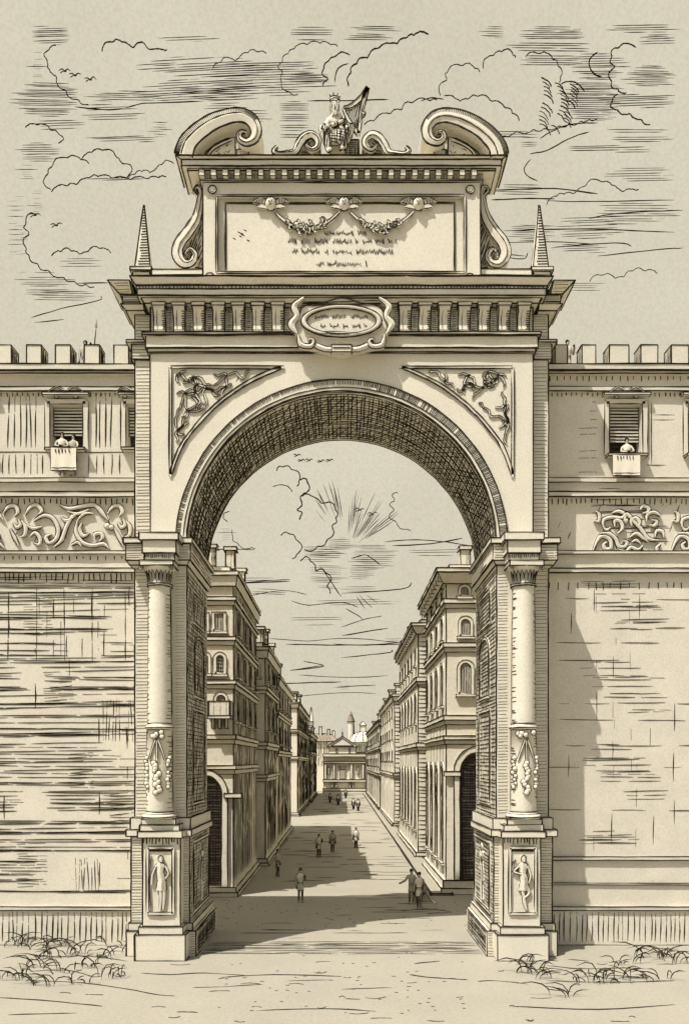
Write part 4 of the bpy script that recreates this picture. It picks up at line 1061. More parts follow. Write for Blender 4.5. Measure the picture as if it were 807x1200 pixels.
        b.build('cloak', CLOTH, t)
    b = B(r)
    if hat: b.lathe(0, .01 * k, [(.17 * k, 1.665 * k), (.10 * k, 1.68 * k), (.09 * k, 1.76 * k), (.02 * k, 1.79 * k)], seg=12, rings=(0, 1), r=r * .8); b.build('hat', COAT, t)
    else: b.ball((0, .02 * k, 1.665 * k), .098 * k, .10 * k, .085 * k, m=1, outline=r * .7); b.build('hair', COAT, t)
    return t
G = 'people strolling in the street beyond the arch'
person('person', 352, 1058, 1.74, 'lone person in tunic walking at left near the arch, hand raised to chest', 'hold', .3, group=G, hat=False)
person('person', 482, 1060, 1.76, 'person in tunic beside the cloaked figure at right, arm stretched out left', 'point', .1, group=G, hat=False)
person('person', 491, 1066, 1.80, 'person in long flaring cloak at right near the arch', 'walk', -.2, cloak=True, group=G, hat=False)
person('person', 325, 1028, 1.72, 'dark slender person standing by the nearest left house', 'stand', 1.2, group=G)
person('person', 373.5, 1005, 1.72, 'person in mid street, leftmost of the row of three', 'hold', .4, group=G)
person('person', 389.5, 999, 1.70, 'person in mid street, middle of the row of three', 'stand', 0, group=G, hat=False)
person('person', 417, 994, 1.68, 'person in mid street, rightmost of the row of three', 'stand', -.3, group=G, hat=False)
person('person', 414, 949, 1.75, 'far person by the end of the street, left one of a close pair', 'stand', 0, group=G)
person('person', 419.5, 950.5, 1.75, 'far person by the end of the street, right one of a close pair', 'stand', 0, group=G)
person('person', 396, 944, 1.75, 'far person standing alone left of the close pair near the church', 'stand', 0, group=G)
person('person', 386.5, 941, 1.7, 'far person nearest the left houses before the church', 'stand', .5, group=G)
person('person', 405, 936, 1.7, 'smallest far person close to the church steps', 'stand', 0, group=G)
GW = 'people leaning out of the wall windows'
zs = wz(527)
person('person', 0, 0, 1.7, 'left of two people leaning out of the left wall window', 'lean', .15, loc=(wx(73), WY - .02, zs - 1.02), group=GW, hat=False)
person('person', 0, 0, 1.66, 'right of two people leaning out of the left wall window', 'lean', -.15, loc=(wx(86), WY + .0, zs - 1.04), group=GW, hat=False)
person('person', 0, 0, 1.7, 'person leaning alone out of the right wall window', 'lean', -.1, loc=(wx(734), WY + .0, wz(534) - 1.0), group=GW, hat=False)
GB = 'lookouts on the battlements'
person('person', 0, 0, 1.7, 'lookout with a spear between the left battlements', 'spear', .1, loc=(wx(89), WY + 1.15, wz(432)), group=GB)
person('person', 0, 0, 1.7, 'lookout behind the battlement nearest the arch on the right', 'stand', 0, loc=(wx(660), WY + 1.2, wz(432)), group=GB, hat=False)
person('person', 0, 0, 1.7, 'lookout between the two battlements nearest the arch on the right', 'hold', .2, loc=(wx(674), WY + 1.1, wz(432)), group=GB, hat=False)
b = B(.02); p0 = Vector((wx(89) + .36, WY + .82, wz(432)))
b.stroke([p0, p0 + Vector((.18, 0, 2.1))], .022); b.box(p0.x + .13, p0.x + .23, p0.y - .03, p0.y + .03, p0.z + 2.05, p0.z + 2.35, ink=False, top=(p0.x + .2, p0.x + .205, p0.y - .01, p0.y + .01))
tagt(b.build('spear', TILE, None, tuple(p0)), 'thin spear held by the lookout on the left battlements', 'spear')

# ================================================================== street houses
def poly_win(u, z0, w, h, arched):
    if not arched: return [(u - w / 2, z0), (u + w / 2, z0), (u + w / 2, z0 + h), (u - w / 2, z0 + h)]
    r_ = w / 2
    return [(u - r_, z0), (u + r_, z0)] + [(u + r_ * math.cos(t), z0 + h - r_ + r_ * math.sin(t)) for t in [PI * i / 8 for i in range(9)]]
def window(par, og, f, u, z0, w, h, arched, r, name='window', balcony=False, cross=False):
    b = B(r); P = poly_win(u, z0, w, h, arched)
    PP = P + [P[0]]
    b.strip(PP, .09, f, 0, .08, sub=1, r=r * .8)
    b.box(*(lambda A, C: (min(A[0], C[0]), max(A[0], C[0]), min(A[1], C[1]), max(A[1], C[1]), z0 - .16, z0 - .02))(f(u - w / 2 - .15, z0, -.02), f(u + w / 2 + .15, z0, .2)), r=r * .8)
    o = b.build(name, HOUSE, par, og)
    b = B(r)
    b.prism(P, f, .0, .02, ink=False)
    inm = (lambda uu, vv: True) if not arched else (lambda uu, vv: vv < z0 + h - w / 2 or math.hypot(uu - u, vv - (z0 + h - w / 2)) < w / 2)
    b.hatch(f, u - w / 2, u + w / 2, z0, z0 + h, ang=88, sp=max(.15, r * 4.5), r=r * .5, w=.03, dash=(.4, h), mask=inm, cell=.15)
    if cross: b.hatch(f, u - w / 2, u + w / 2, z0, z0 + h, ang=0, sp=max(.18, r * 5), r=r * .7, w=.03, dash=(.4, 2), mask=inm, cell=.15)
    pn = b.build('pane', VOID2, o, (0, 0, 0))
    if balcony:
        pass
    return o
VOID2 = stucco('window_dark', (0.42, 0.38, 0.30), dark=0.8, speck=0)

def house(s, xf, Y0, Y1, H, bands, rows, label, wd=9.0, modil=False, streethatch=0.5, chim=((.2, .5),), fronthatch=0, base=.5, frontwins=(), arch_=None, nwin=None):
    og = (s * xf, Y0, 0)
    t = thing('townhouse', og, label, 'house', 'houses lining the street beyond the arch')
    r0 = ir(Y0); r1 = ir(Y1); rm = (r0 + r1) / 2
    xo = xf + wd
    fs_, ff = mapS(s * xf, s), mapF(Y0)
    b = B(r0)
    b.box(s * xf, s * xo, Y0, Y1, 0, H, r=r0)
    # ribs: strokes thicker with distance; set close, they draw the left row's shade
    if streethatch:
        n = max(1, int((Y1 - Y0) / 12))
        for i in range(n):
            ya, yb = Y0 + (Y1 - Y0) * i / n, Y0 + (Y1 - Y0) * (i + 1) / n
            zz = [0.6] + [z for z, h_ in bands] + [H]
            b.hatch(fs_, ya, yb, .6, H - .2, ang=90, sp=streethatch * (1 + (ya / 60)), r=ir(ya) * .47, dash=(1.5, 7), gap=.3, keep=.85, dang=.3)
    if fronthatch:
        a0, a1 = sorted((s * xf, s * (xf + 2.2)))
        b.hatch(ff, a0, a1, .5, H - .3, ang=0, sp=fronthatch, r=r0 * .75, dash=(1.4, 2.4), gap=.05)  # end wall's shade drawn as horizontal ink lines
    b.build('house_wall', HOUSE, t, og)
    b = B(r0)
    for (z, h_) in bands:
        e = .16 + .05 * (h_ > .3)
        b.box(s * (xf - e), s * (xo), Y0 - e, Y1, z, z + h_, r=r0)
        b.box(s * (xf - e * .5), s * (xo), Y0 - e * .5, Y1, z - .25, z - .002, r=r0 * .7)
    b.build('string_course', HOUSE, t, og)
    b = B(r0)
    e = .55 if modil else .3
    b.box(s * (xf - .15), s * xo, Y0 - .15, Y1, H - .55, H - .002, top=(s * (xf - e + .05), s * xo, Y0 - e + .05, Y1), r=r0)
    b.box(s * (xf - e), s * xo, Y0 - e, Y1, H, H + .22, r=r0)
    b.box(s * (xf + .2), s * (xo - .2), Y0 + .2, Y1 - .2, H + .22, H + .55, r=r0)
    if modil:
        y = Y0
        while y < Y1:
            a0, a1 = sorted((s * (xf - .42), s * (xf)))
            b.box(a0, a1, y, y + .22, H - .4, H - .05, r=ir(y) * .7); y += .9 * (1 + y / 80)
        b.ticks(mapF(Y0 - .16), min(s * xf, s * (xf + 2.2)), max(s * xf, s * (xf + 2.2)), H - .1, .35, .5, r=r0 * .8)
    rf = b.build('roof', HOUSE, t, og)
    for (ty, tx) in chim:
        y = Y0 + (Y1 - Y0) * ty; x = s * (xf + tx); rr = ir(y); c = B(rr); h_ = rng.uniform(.7, 1.1)
        w_ = .22 + Y0 * .003
        c.box(x - w_, x + w_, y - w_, y + w_, H + .55, H + .55 + h_, r=rr); c.box(x - w_ * 1.3, x + w_ * 1.3, y - w_ * 1.3, y + w_ * 1.3, H + .55 + h_, H + .75 + h_, r=rr)
        c.hatch(mapF(y - w_), x, x + w_, H + .55, H + .5 + h_, ang=90, sp=rr * 4, r=rr * .7, dash=(.5, 2))
        c.build('chimney', HOUSE, rf, (0, 0, 0))
        rf.children[-1].location = (0, 0, 0)
        for vtx in rf.children[-1].data.vertices: vtx.co -= Vector(og)
    b = B(r0)
    b.box(s * (xf - .17), s * xo, Y0 - .17, Y1 + .0, .0, base, r=r0)
    b.box(s * (xf - .27), s * xo, Y0 - .27, Y1 + .0, .0, base * .45, r=r0)
    b.build('house_plinth', HOUSE, t, og)
    # windows along the street face
    L_ = Y1 - Y0; n = nwin or max(2, int(L_ / (2.4 + Y0 * .03)))
    for (z0, h_, w_, ar) in rows:
        for i in range(n):
            y = Y0 + L_ * (i + .5) / n
            o = window(t, og, fs_, y, z0, w_, h_, ar, ir(y) * .8)
            for ch in o.children:
                for vtx in ch.data.vertices: vtx.co -= Vector(og)
    for (u, z0, w_, h_, ar, cr) in frontwins:
        o = window(t, og, ff, s * u, z0, w_, h_, ar, r0 * .85, cross=cr)
        for ch in o.children:
            for vtx in ch.data.vertices: vtx.co -= Vector(og)
    if arch_:
        (u, zc, ra) = arch_; b = B(r0)
        A = [PI * i / 14 for i in range(15)]
        inn = [(s * u + ra * math.cos(a), zc + ra * math.sin(a)) for a in A]
        b.strip([(s * u + ra + .15, .5)] + [(s * u + (ra + .15) * math.cos(a), zc + (ra + .15) * math.sin(a)) for a in A] + [(s * u - ra - .15, .5)], .16, ff, 0, .14, sub=1, r=r0)
        b.box(s * (u - ra) - s * .5 - .35, s * (u - ra) - s * .5 + .55, Y0 - .22, Y0, zc - .25, zc, r=r0)
        o = b.build('arched_doorway', HOUSE, t, og)
        b = B(r0)
        b.prism([(s * u - ra, base + .02), (s * u + ra, base + .02)] + inn, ff, 0, .02, ink=False)
        mk = lambda uu, vv: vv < zc or math.hypot(uu - s * u, vv - zc) < ra
        b.hatch(ff, s * u - ra, s * u + ra, .6, zc + ra, ang=90, sp=.14, r=r0 * .7, w=.03, dash=(2, 5), mask=mk); b.hatch(ff, s * u - ra, s * u + ra, .6, zc + ra, ang=0, sp=.14, r=r0 * .7, w=.03, dash=(2, 5), mask=mk, cell=.15)
        b.build('passage', VOID, o, og)
    return t

# left row
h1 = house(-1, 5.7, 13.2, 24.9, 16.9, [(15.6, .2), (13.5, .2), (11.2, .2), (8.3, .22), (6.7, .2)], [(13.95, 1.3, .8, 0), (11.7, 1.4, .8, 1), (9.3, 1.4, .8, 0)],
      'nearest house on the left of the street, with a balcony and arched doorway', streethatch=.26, chim=((.02, 1.2), (.08, .25), (.5, .3)),
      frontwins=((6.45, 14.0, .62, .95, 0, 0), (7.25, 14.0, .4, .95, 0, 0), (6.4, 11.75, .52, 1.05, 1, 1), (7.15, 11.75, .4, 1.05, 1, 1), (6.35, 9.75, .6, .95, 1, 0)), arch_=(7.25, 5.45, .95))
# balcony on the front of the nearest house
b = B(.03); b.box(-6.95, -5.75, 12.45, 13.19, 9.35, 9.5, r=.03); b.box(-6.9, -5.8, 12.5, 12.6, 9.5, 10.25, r=.03)
b.box(-6.95, -6.88, 12.5, 13.19, 9.5, 10.25, r=.024); b.box(-5.82, -5.75, 12.5, 13.19, 9.5, 10.25, r=.024)
for x in (-6.7, -6.35, -6.0): b.box(x - .07, x + .07, 12.7, 13.19, 8.85, 9.35, r=.024)
b.hatch(mapF(12.5), -6.9, -5.8, 9.5, 10.25, ang=90, sp=.3, r=.02, dash=(.3, .6))
b.build('balcony', HOUSE, h1, (-5.7, 13.2, 0))
h2 = house(-1, 5.2, 25.9, 36.5, 14.7, [(12.0, .25), (8.2, .25), (6.0, .2)], [(12.8, 1.1, .8, 0), (9.3, 1.7, .9, 0)], 'second house on the left of the street, slightly forward of its neighbour', streethatch=.30, chim=((.03, .4), (.12, .2), (.7, .3)), frontwins=((5.75, 12.9, .3, .8, 0, 0),))
house(-1, 5.25, 36.6, 55, 13.9, [(11.0, .25), (7.8, .25)], [(11.6, 1.2, .9, 0), (8.6, 1.4, .9, 0)], 'third house on the left of the street, a long low-corniced block', streethatch=.34, chim=((.3, .4),))
house(-1, 5.7, 76, 110, 14.6, [(11.0, .3), (7.5, .3)], [(11.8, 1.4, 1.1, 0), (8.4, 1.4, 1.1, 0)], 'fourth house on the left, beyond the side street gap', streethatch=.45, chim=((.02, .5), (.25, .4)))
house(-1, 5.5, 111, 150, 12.2, [(8.5, .35)], [(9.3, 1.5, 1.3, 0), (5.0, 1.6, 1.3, 0)], 'farthest house on the left of the street, by the church', streethatch=.5, chim=((.3, .6), (.6, .6)))
# right row
house(1, 5.6, 14.0, 24.3, 17.2, [(15.6, .25), (13.25, .25), (9.35, .25), (8.3, .2)], [(16.0 - .25, .8, .5, 1), (13.75, 1.35, .75, 1), (10.2, 2.3, .9, 1), (1.6, 5.4, 1.1, 1)],
      'nearest house on the right of the street, with round and arched windows', modil=True, streethatch=1.1, chim=((.06, 1.1), (.7, 1.5)), nwin=4,
      frontwins=((6.6, 16.0, .55, .55, 1, 0), (6.65, 13.85, .65, 1.0, 1, 0), (6.65, 10.75, .75, 1.75, 1, 0)), arch_=(7.35, 6.6, 1.02), base=.75)
house(1, 5.6, 30.0, 49.0, 17.0, [(13.0, .3), (8.2, .3)], [(14.3, 1.2, .8, 0), (10.0, 2.2, .9, 1), (2.0, 4.6, 1.1, 1)], 'second house on the right of the street, with shade-hatched end wall', modil=True, streethatch=1.4, chim=((.02, .6), (.5, .4), (.9, .4)), fronthatch=.3, nwin=6)
house(1, 5.7, 58.5, 88.0, 14.2, [(5.6, .3)], [(12.0, 1.0, .9, 0), (9.6, 1.1, .9, 0), (7.2, 1.1, .9, 0)], 'third house on the right, with rows of small square windows', streethatch=1.3, chim=((.05, .6), (.4, .5), (.85, .6)), fronthatch=.42, nwin=6)
house(1, 5.6, 89, 150, 13.0, [(9.0, .35), (5.0, .35)], [(10.2, 1.2, 1.1, 0), (6.4, 1.2, 1.1, 0)], 'farthest house on the right of the street, a long block by the dome', streethatch=1.0, chim=((.06, .8), (.2, .7), (.5, .6)), nwin=8)

# end of the street: church, dome, tower
EY = 155.0; re = ir(EY) * .9
def ez(py): return Z(py, EY)
def ex(px): return X(px, EY)
ch = thing('church', (0, EY, 0), 'pedimented church front closing the far end of the street', 'church'); og = (0, EY, 0)
b = B(re)
b.box(ex(379), ex(428), EY, EY + 20, 0, ez(884), r=re); b.box(ex(385), ex(417), EY - .3, EY + 18, ez(884) + .01, ez(875.5), r=re)
b.prism([(ex(383), ez(875)), (ex(419), ez(875)), (ex(401), ez(863))], mapF(EY + 18), 0, 18.7, r=re)
b.prism([(ex(388), ez(874)), (ex(414), ez(874)), (ex(401), ez(865.5))], mapF(EY - .7), 0, .1, r=re * .8)
b.build('church_wall', HOUSE, ch, og)
b = B(re)
for (y0, y1, e) in ((883.5, 887, .9), (892.5, 894.5, .6), (913.5, 916.5, .8), (924, 927, 1.4), (927, 930, 2.0)):
    b.box(ex(378.5), ex(428.5), EY - e, EY, ez(y1), ez(y0), r=re)
b.build('cornice_bands', HOUSE, ch, og)
for xx in (381, 391, 411.5, 425):
    b = B(re); b.box(ex(xx - 1.4), ex(xx + 1.4), EY - .5, EY, ez(913), ez(894.6), r=re * .8); b.build('pilaster', HOUSE, ch, og)
for xx in (389, 394, 410, 413.5):
    b = B(re); b.box(ex(xx - .9), ex(xx + .9), EY - .6, EY, ez(923.8), ez(916.6), r=re * .8); b.build('pilaster', HOUSE, ch, og)
for (xx, y0, y1, w_) in ((394.5, 877.5, 882.5, 2), (409.5, 877, 883, 1.4), (385, 899, 908, 2.4), (419.5, 899, 908, 2.4), (398, 898, 900, 2.4), (404, 898, 900, 2.4)):
    b = B(re); b.box(ex(xx - w_ / 2), ex(xx + w_ / 2), EY - .36, EY - .305 + .3, ez(y1), ez(y0), r=re * .7); b.build('window', VOID2, ch, og)
b = B(re); b.box(ex(398), ex(404.5), EY - .2, EY, ez(913), ez(902), r=re * .8); b.build('door', VOID2, ch, og)
b = B(re); b.box(ex(400), ex(402), EY - .5, EY + .3, ez(863.5), ez(858), r=re, top=(ex(400.9), ex(401.1), EY - .1, EY)); b.stroke([(ex(401), EY - .1, ez(860)), (ex(401), EY - .1, ez(854))], re); b.build('finial', HOUSE, ch, og)
# dome
tw = thing('domed_building', (ex(424), EY + 24, 0), 'round dome with lantern rising right of the church pediment', 'building'); og = (ex(424), EY + 24, 0)
DY = EY + 24
def dz(py): return Z(py, DY)
def dx(px): return X(px, DY)
b = B(re * 1.1); cx = dx(425); R_ = W(16.5, DY)
b.lathe(cx, DY, [(R_, 0), (R_, dz(883)), (R_ * 1.06, dz(882)), (R_ * 1.06, dz(871)), (R_ * 1.1, dz(870.5))], seg=20, rings=(2, 4), r=re)
b.hatch(lambda u, v, w=0: (cx + R_ * 1.065 * math.sin(u), DY - R_ * 1.065 * math.cos(u), v), -1.5, 1.5, dz(882), dz(872), ang=90, sp=.12, r=re * .7, dash=(1, 2.5))
b.build('drum', HOUSE, tw, og)
b = B(re)
prof = [(R_ * math.cos(a), dz(870.5) + W(13, DY) * math.sin(a)) for a in [PI / 2 * i / 8 for i in range(9)]]
b.lathe(cx, DY, prof, seg=20, rings=(0,), r=re)
for a in (0, -25, -55, -90, -125, -155, 180):
    b.stroke([(cx + q * math.cos(math.radians(a)), DY + q * math.sin(math.radians(a)), z + .05) for q, z in prof], re * .8)
b.build('dome', HOUSE, tw, og)
b = B(re); b.box(cx - .7, cx + .7, DY - .7, DY + .7, dz(858), dz(850), r=re); b.box(cx - .9, cx + .9, DY - .9, DY + .9, dz(850) + .01, dz(846), r=re, top=(cx - .1, cx + .1, DY - .1, DY + .1)); b.build('lantern', HOUSE, tw, og)
# tower
TY = EY + 30
tt = thing('round_tower', (X(411, TY), TY, 0), 'round tower with conical cap above the church', 'tower'); og = (X(411, TY), TY, 0)
cx = X(411, TY); R_ = W(3.7, TY)
b = B(re); b.lathe(cx, TY, [(R_, 0), (R_, Z(846, TY))], seg=14, rings=(1,), r=re)
for a in (0, 180, -40, -30, -20): b.stroke([(cx + R_ * math.cos(math.radians(a)), TY + R_ * math.sin(math.radians(a)), 10), (cx + R_ * math.cos(math.radians(a)), TY + R_ * math.sin(math.radians(a)), Z(846, TY))], re)
b.build('tower_shaft', HOUSE, tt, og)
b = B(re); b.lathe(cx, TY, [(R_ * 1.3, Z(846, TY)), (R_ * .5, Z(839, TY)), (R_ * .4, Z(836, TY)), (.05, Z(833.5, TY))], seg=14, rings=(0, 1), r=re)
for a in (0, 180, -45, -60, -30): b.stroke([(cx + R_ * 1.3 * math.cos(math.radians(a)), TY + R_ * 1.3 * math.sin(math.radians(a)), Z(846, TY)), (cx, TY, Z(834, TY))], re * .9)
b.build('conical_roof', TILE, tt, og)
# low building left of the church
LY = EY + 8
lb = thing('palace', (X(383, LY), LY, 0), 'low hip-roofed building with chimneys left of the church pediment', 'building'); og = (X(383, LY), LY, 0)
b = B(re); b.box(X(360, LY), X(396, LY), LY, LY + 12, 0, Z(869, LY), r=re); b.hatch(mapF(LY), X(372, LY), X(385, LY), 6, Z(869, LY), ang=90, sp=.5, r=re * .7, dash=(1, 3)); b.build('palace_wall', HOUSE, lb, og)
b = B(re); b.box(X(358, LY), X(398, LY), LY - .6, LY + 12.5, Z(869, LY) + .01, Z(859, LY), r=re, top=(X(362, LY), X(386, LY), LY + 4, LY + 8))
for i in range(5): b.stroke([(X(372 + 4 * i, LY), LY - .3, Z(868, LY)), (X(370 + 3 * i, LY), LY + 3.8, Z(860, LY))], re * .7)
rr_ = b.build('roof', TILE, lb, og)
for (px, y0, y1) in ((375, 862, 852), (384.5, 862, 855), (390.5, 869, 857)):
    b = B(re); w_ = W(1.5, LY); b.box(X(px, LY) - w_, X(px, LY) + w_, LY + 3, LY + 5, Z(y0 + 3, LY), Z(y1 - 1, LY), r=re); b.build('chimney', HOUSE, lb, og)
# slender spire behind the left row
SY = 125.0
b = B(ir(SY)); x0 = X(364.5, SY) - 3.2; x0 = X(364.5, SY)
b.box(x0 - .42, x0 + .42, SY - .4, SY + .4, 12.7, Z(846, SY), r=ir(SY) * .9); b.box(x0 - .38, x0 + .38, SY - .38, SY + .38, Z(846, SY), Z(829, SY), top=(x0 - .03, x0 + .03, SY - .03, SY + .03), r=ir(SY) * .9)
b.hatch(mapF(SY - .4), x0 - .2, x0 + .4, 12.7, Z(846, SY), ang=90, sp=.2, r=ir(SY) * .7, dash=(1, 2))
tagt(b.build('spire', HOUSE, None, (x0, SY, 12.7)), 'slender pointed spire standing on the farthest left roofs', 'spire')

# ================================================================== ground, pavement, grass
b = B(.02)
n = 40; S = 700
gx = [-S + 2 * S * (i / n) for i in range(n + 1)]
vs = [(x, y, 0) for y in gx for x in gx]
b.add(vs, [(j * (n + 1) + i, j * (n + 1) + i + 1, (j + 1) * (n + 1) + i + 1, (j + 1) * (n + 1) + i) for j in range(n) for i in range(n)], 0)
def GP(px, py): d = EYE * F / (py - 893.0); return ((px - 400) / F * d, d - DIST, 0.003)
def gstroke(pts, r=.02):
    P, _ = smooth_curve(pts, 0, 4); b.stroke([GP(p[0], p[1]) for p in P], r)
for pts in ([(165, 1141), (200, 1143), (240, 1141), (290, 1144)], [(225, 1158), (260, 1157), (310, 1154)], [(335, 1150), (385, 1149)], [(260, 1146), (320, 1143), (400, 1145)], [(30, 1118), (60, 1122), (100, 1121), (150, 1127)],
            [(35, 1139), (80, 1138), (110, 1146)], [(30, 1150), (90, 1152), (150, 1160), (180, 1166), (205, 1168)], [(480, 1143), (500, 1146), (530, 1148), (548, 1149)], [(560, 1151), (580, 1150), (620, 1154)],
            [(485, 1130), (515, 1127)], [(640, 1132), (680, 1136), (730, 1135), (757, 1136)], [(665, 1125), (690, 1127)], [(640, 1160), (670, 1163)], [(400, 1160), (460, 1158)], [(705, 1143), (750, 1146), (760, 1147)],
            [(0, 1170), (60, 1174), (120, 1180)], [(600, 1180), (700, 1184), (790, 1178)], [(300, 1185), (380, 1183), (440, 1186)], [(10, 1190), (90, 1188)],
            [(640, 1150), (720, 1152), (790, 1150)], [(470, 1068), (500, 1066), (528, 1069)], [(500, 1071), (530, 1070)], [(450, 1067), (480, 1067.5)]):
    gstroke(pts, .018)
for i in range(46):      # loose scratches and stones over the forecourt
    px, py = rng.uniform(20, 790), rng.uniform(1128, 1198); l = rng.uniform(4, 26)
    gstroke([(px, py), (px + l / 2, py + rng.uniform(-1.5, 1.5)), (px + l, py + rng.uniform(-1, 1))], .012)
# paving courses in the street, wheel-worn joints across the left half
i = 0
while i < 150:
    q_ = rng.uniform(0, 1); Yg = 1.0 + 150 * q_ ** 1.6; i += 1
    xa = rng.uniform(-5.0, 4.0); ln_ = rng.uniform(.6, 3.2); xb_ = min(xa + ln_, 4.6)
    rr = .013 * ((Yg + DIST) / 30) ** .9
    b.stroke([(xa, Yg, .003), ((xa + xb_) / 2, Yg + rng.uniform(-.04, .04), .003), (xb_, Yg + rng.uniform(-.05, .05), .003)], rr)
for Yg in (.25, .5, .8, 1.05, 1.3, 1.6, 1.9, 2.2):      # rows of ink strokes across the ground between the piers
    xa = -5.2
    while xa < 5.0:
        xb_ = min(xa + rng.uniform(1.0, 4.5), 5.2)
        b.stroke([(xa, Yg + rng.uniform(-.06, .06), .003), ((xa + xb_) / 2, Yg + rng.uniform(-.05, .05), .003), (xb_, Yg + rng.uniform(-.06, .06), .003)], .017); xa = xb_ + rng.uniform(.05, .5)
for i in range(130):
    px, py = rng.uniform(255, 545), rng.uniform(1055, 1090) if i % 2 else rng.uniform(1112, 1190)
    q = GP(px, py); b.seg(q, (q[0] + rng.uniform(.03, .12), q[1], .003), .012)
gr = b.build('ground', EARTH); struct(gr)
b = B(.03)
b.box(4.75, 5.9, 13.4, 152, 0, .12, r=.04); struct(b.build('pavement', EARTH))
# grass tufts
def tuft(b, cx, cy, n, h):
    for i in range(n):
        a = rng.uniform(0, 2 * PI) if rng.random() < .5 else rng.choice((0.2, 2.9)) + rng.uniform(-.5, .5); l = h * rng.uniform(.35, 1.7)
        x0, y0 = cx + rng.uniform(-.45, .45), cy + rng.uniform(-.3, .3); bend = rng.uniform(.7, 1.8); up = rng.uniform(1.5, 2.5)
        b.stroke([(x0 + math.cos(a) * l * t * t * bend, y0 + math.sin(a) * l * t * t * .5, l * math.sin(t * up) * .7) for t in (0, .25, .5, .75, 1)], .016, step=1, taper=.2)
b = B(.016)
for (px, py, n_, h_) in [(45, 1112, 7, .5), (70, 1108, 8, .6), (95, 1103, 9, .7), (118, 1100, 9, .7), (138, 1108, 9, .6), (60, 1124, 6, .45), (90, 1120, 7, .5), (120, 1122, 8, .5), (40, 1135, 6, .5), (75, 1140, 6, .4), (105, 1134, 7, .45), (20, 1110, 7, .6), (50, 1155, 6, .4), (100, 1152, 6, .4), (130, 1146, 5, .35), (15, 1148, 6, .4), (150, 1117, 6, .45),
                         (615, 1140, 6, .4), (640, 1146, 6, .4), (700, 1146, 7, .45), (722, 1151, 7, .5), (690, 1152, 6, .4), (760, 1124, 7, .5), (780, 1122, 7, .5), (735, 1130, 5, .35), (800, 1130, 7, .5), (770, 1150, 6, .4), (655, 1168, 5, .4), (610, 1130, 5, .35)]:
    q = GP(px, py); tuft(b, q[0], q[1], n_ + rng.randint(0, 5), h_)
g_ = b.build('grass', EARTH); g_['kind'] = 'stuff'; g_['label'] = 'wispy dry grass tufts at the foot of the walls'; g_['category'] = 'grass'

# ================================================================== sky dome, clouds, birds
CAM = Vector((0, -DIST, EYE)); SR = 640.0
b = B(); na, ne = 48, 24; vs = []
for j in range(ne + 1):
    el = math.radians(-4 + 84 * j / ne)
    for i in range(na + 1):
        az = math.radians(-88 + 176 * i / na); vs.append((SR * math.sin(az) * math.cos(el), -DIST + SR * math.cos(az) * math.cos(el), EYE + SR * math.sin(el)))
b.add(vs, [(j * (na + 1) + i, j * (na + 1) + i + 1, (j + 1) * (na + 1) + i + 1, (j + 1) * (na + 1) + i) for j in range(ne) for i in range(na)], 0, True)
sky = b.build('sky', SKY); struct(sky)
CR = 600.0
def SP(px, py, w=0.0):
    d = Vector(((px - 400) / F, 1, (893 - py) / F)).normalized(); return tuple(CAM + d * CR)
def billow(P):
    Q, _ = smooth_curve(P, 0, 4); L = [0]
    for i in range(len(Q) - 1): L.append(L[-1] + (Q[i + 1] - Q[i]).length)
    sx = P[-1][0] - P[0][0]; out = []; t = 0; sg = 1
    area = sum(P[i][0] * P[i + 1][1] - P[i + 1][0] * P[i][1] for i in range(len(P) - 1)) + P[-1][0] * P[0][1] - P[0][0] * P[-1][1]
    sg = 1 if area > 0 else -1
    def at(d):
        for i in range(len(L) - 1):
            if L[i + 1] >= d: k = (d - L[i]) / max(L[i + 1] - L[i], 1e-6); return Q[i] * (1 - k) + Q[i + 1] * k
        return Q[-1]
    while t < L[-1] - 2:
        w_ = min(rng.uniform(9, 21), L[-1] - t); a = at(t); b_ = at(t + w_); d = (b_ - a); n_ = Vector((d.y, -d.x)).normalized() * sg
        for k in range(4):
            q = k / 4; p = at(t + w_ * q) + n_ * w_ * .17 * math.sin(PI * q); out.append((p.x, p.y))
        t += w_
    out.append(tuple(Q[-1])); return out
def cloud(polys, hatches=(), r=.27, name='cloud'):
    c = B(r)
    for P in polys:
        if len(P) >= 5: P = billow(P)
        if len(P) > 2:
            Q, _ = smooth_curve(P, 0, 4)
        else: Q = [Vector(p) for p in P]
        c.stroke([SP(p[0], p[1]) for p in Q], r * rng.uniform(.85, 1.15), step=5, jit=.16)
    for H_ in hatches:
        x0, x1, y0, y1, sp_ = H_[:5]; an = H_[5] if len(H_) > 5 else rng.uniform(-2, 2); kp = H_[6] if len(H_) > 6 else .9
        cxh, cyh, rxh, ryh = (x0 + x1) / 2, (y0 + y1) / 2, (x1 - x0) / 2, (y1 - y0) / 2
        ph = rng.uniform(0, 6)
        mk = (lambda u, v, cxh=cxh, cyh=cyh, rxh=rxh, ryh=ryh, ph=ph: abs(u - cxh) < rxh * (1.0 - .3 * abs((v - cyh) / ryh) ** 2 - .16 + .2 * math.sin(v * 1.9 + ph) * math.sin(v * .8) + .04 * math.sin(v * 7.3)) )
        c.hatch(lambda u, v, w=0: SP(u, v), x0, x1, y0, y1, ang=an, sp=sp_ * .66, r=r * .58, dash=(50, 220), gap=3, cell=8, mask=mk, keep=kp, dang=.5)
    o = c.build(name, INK); struct(o); return o
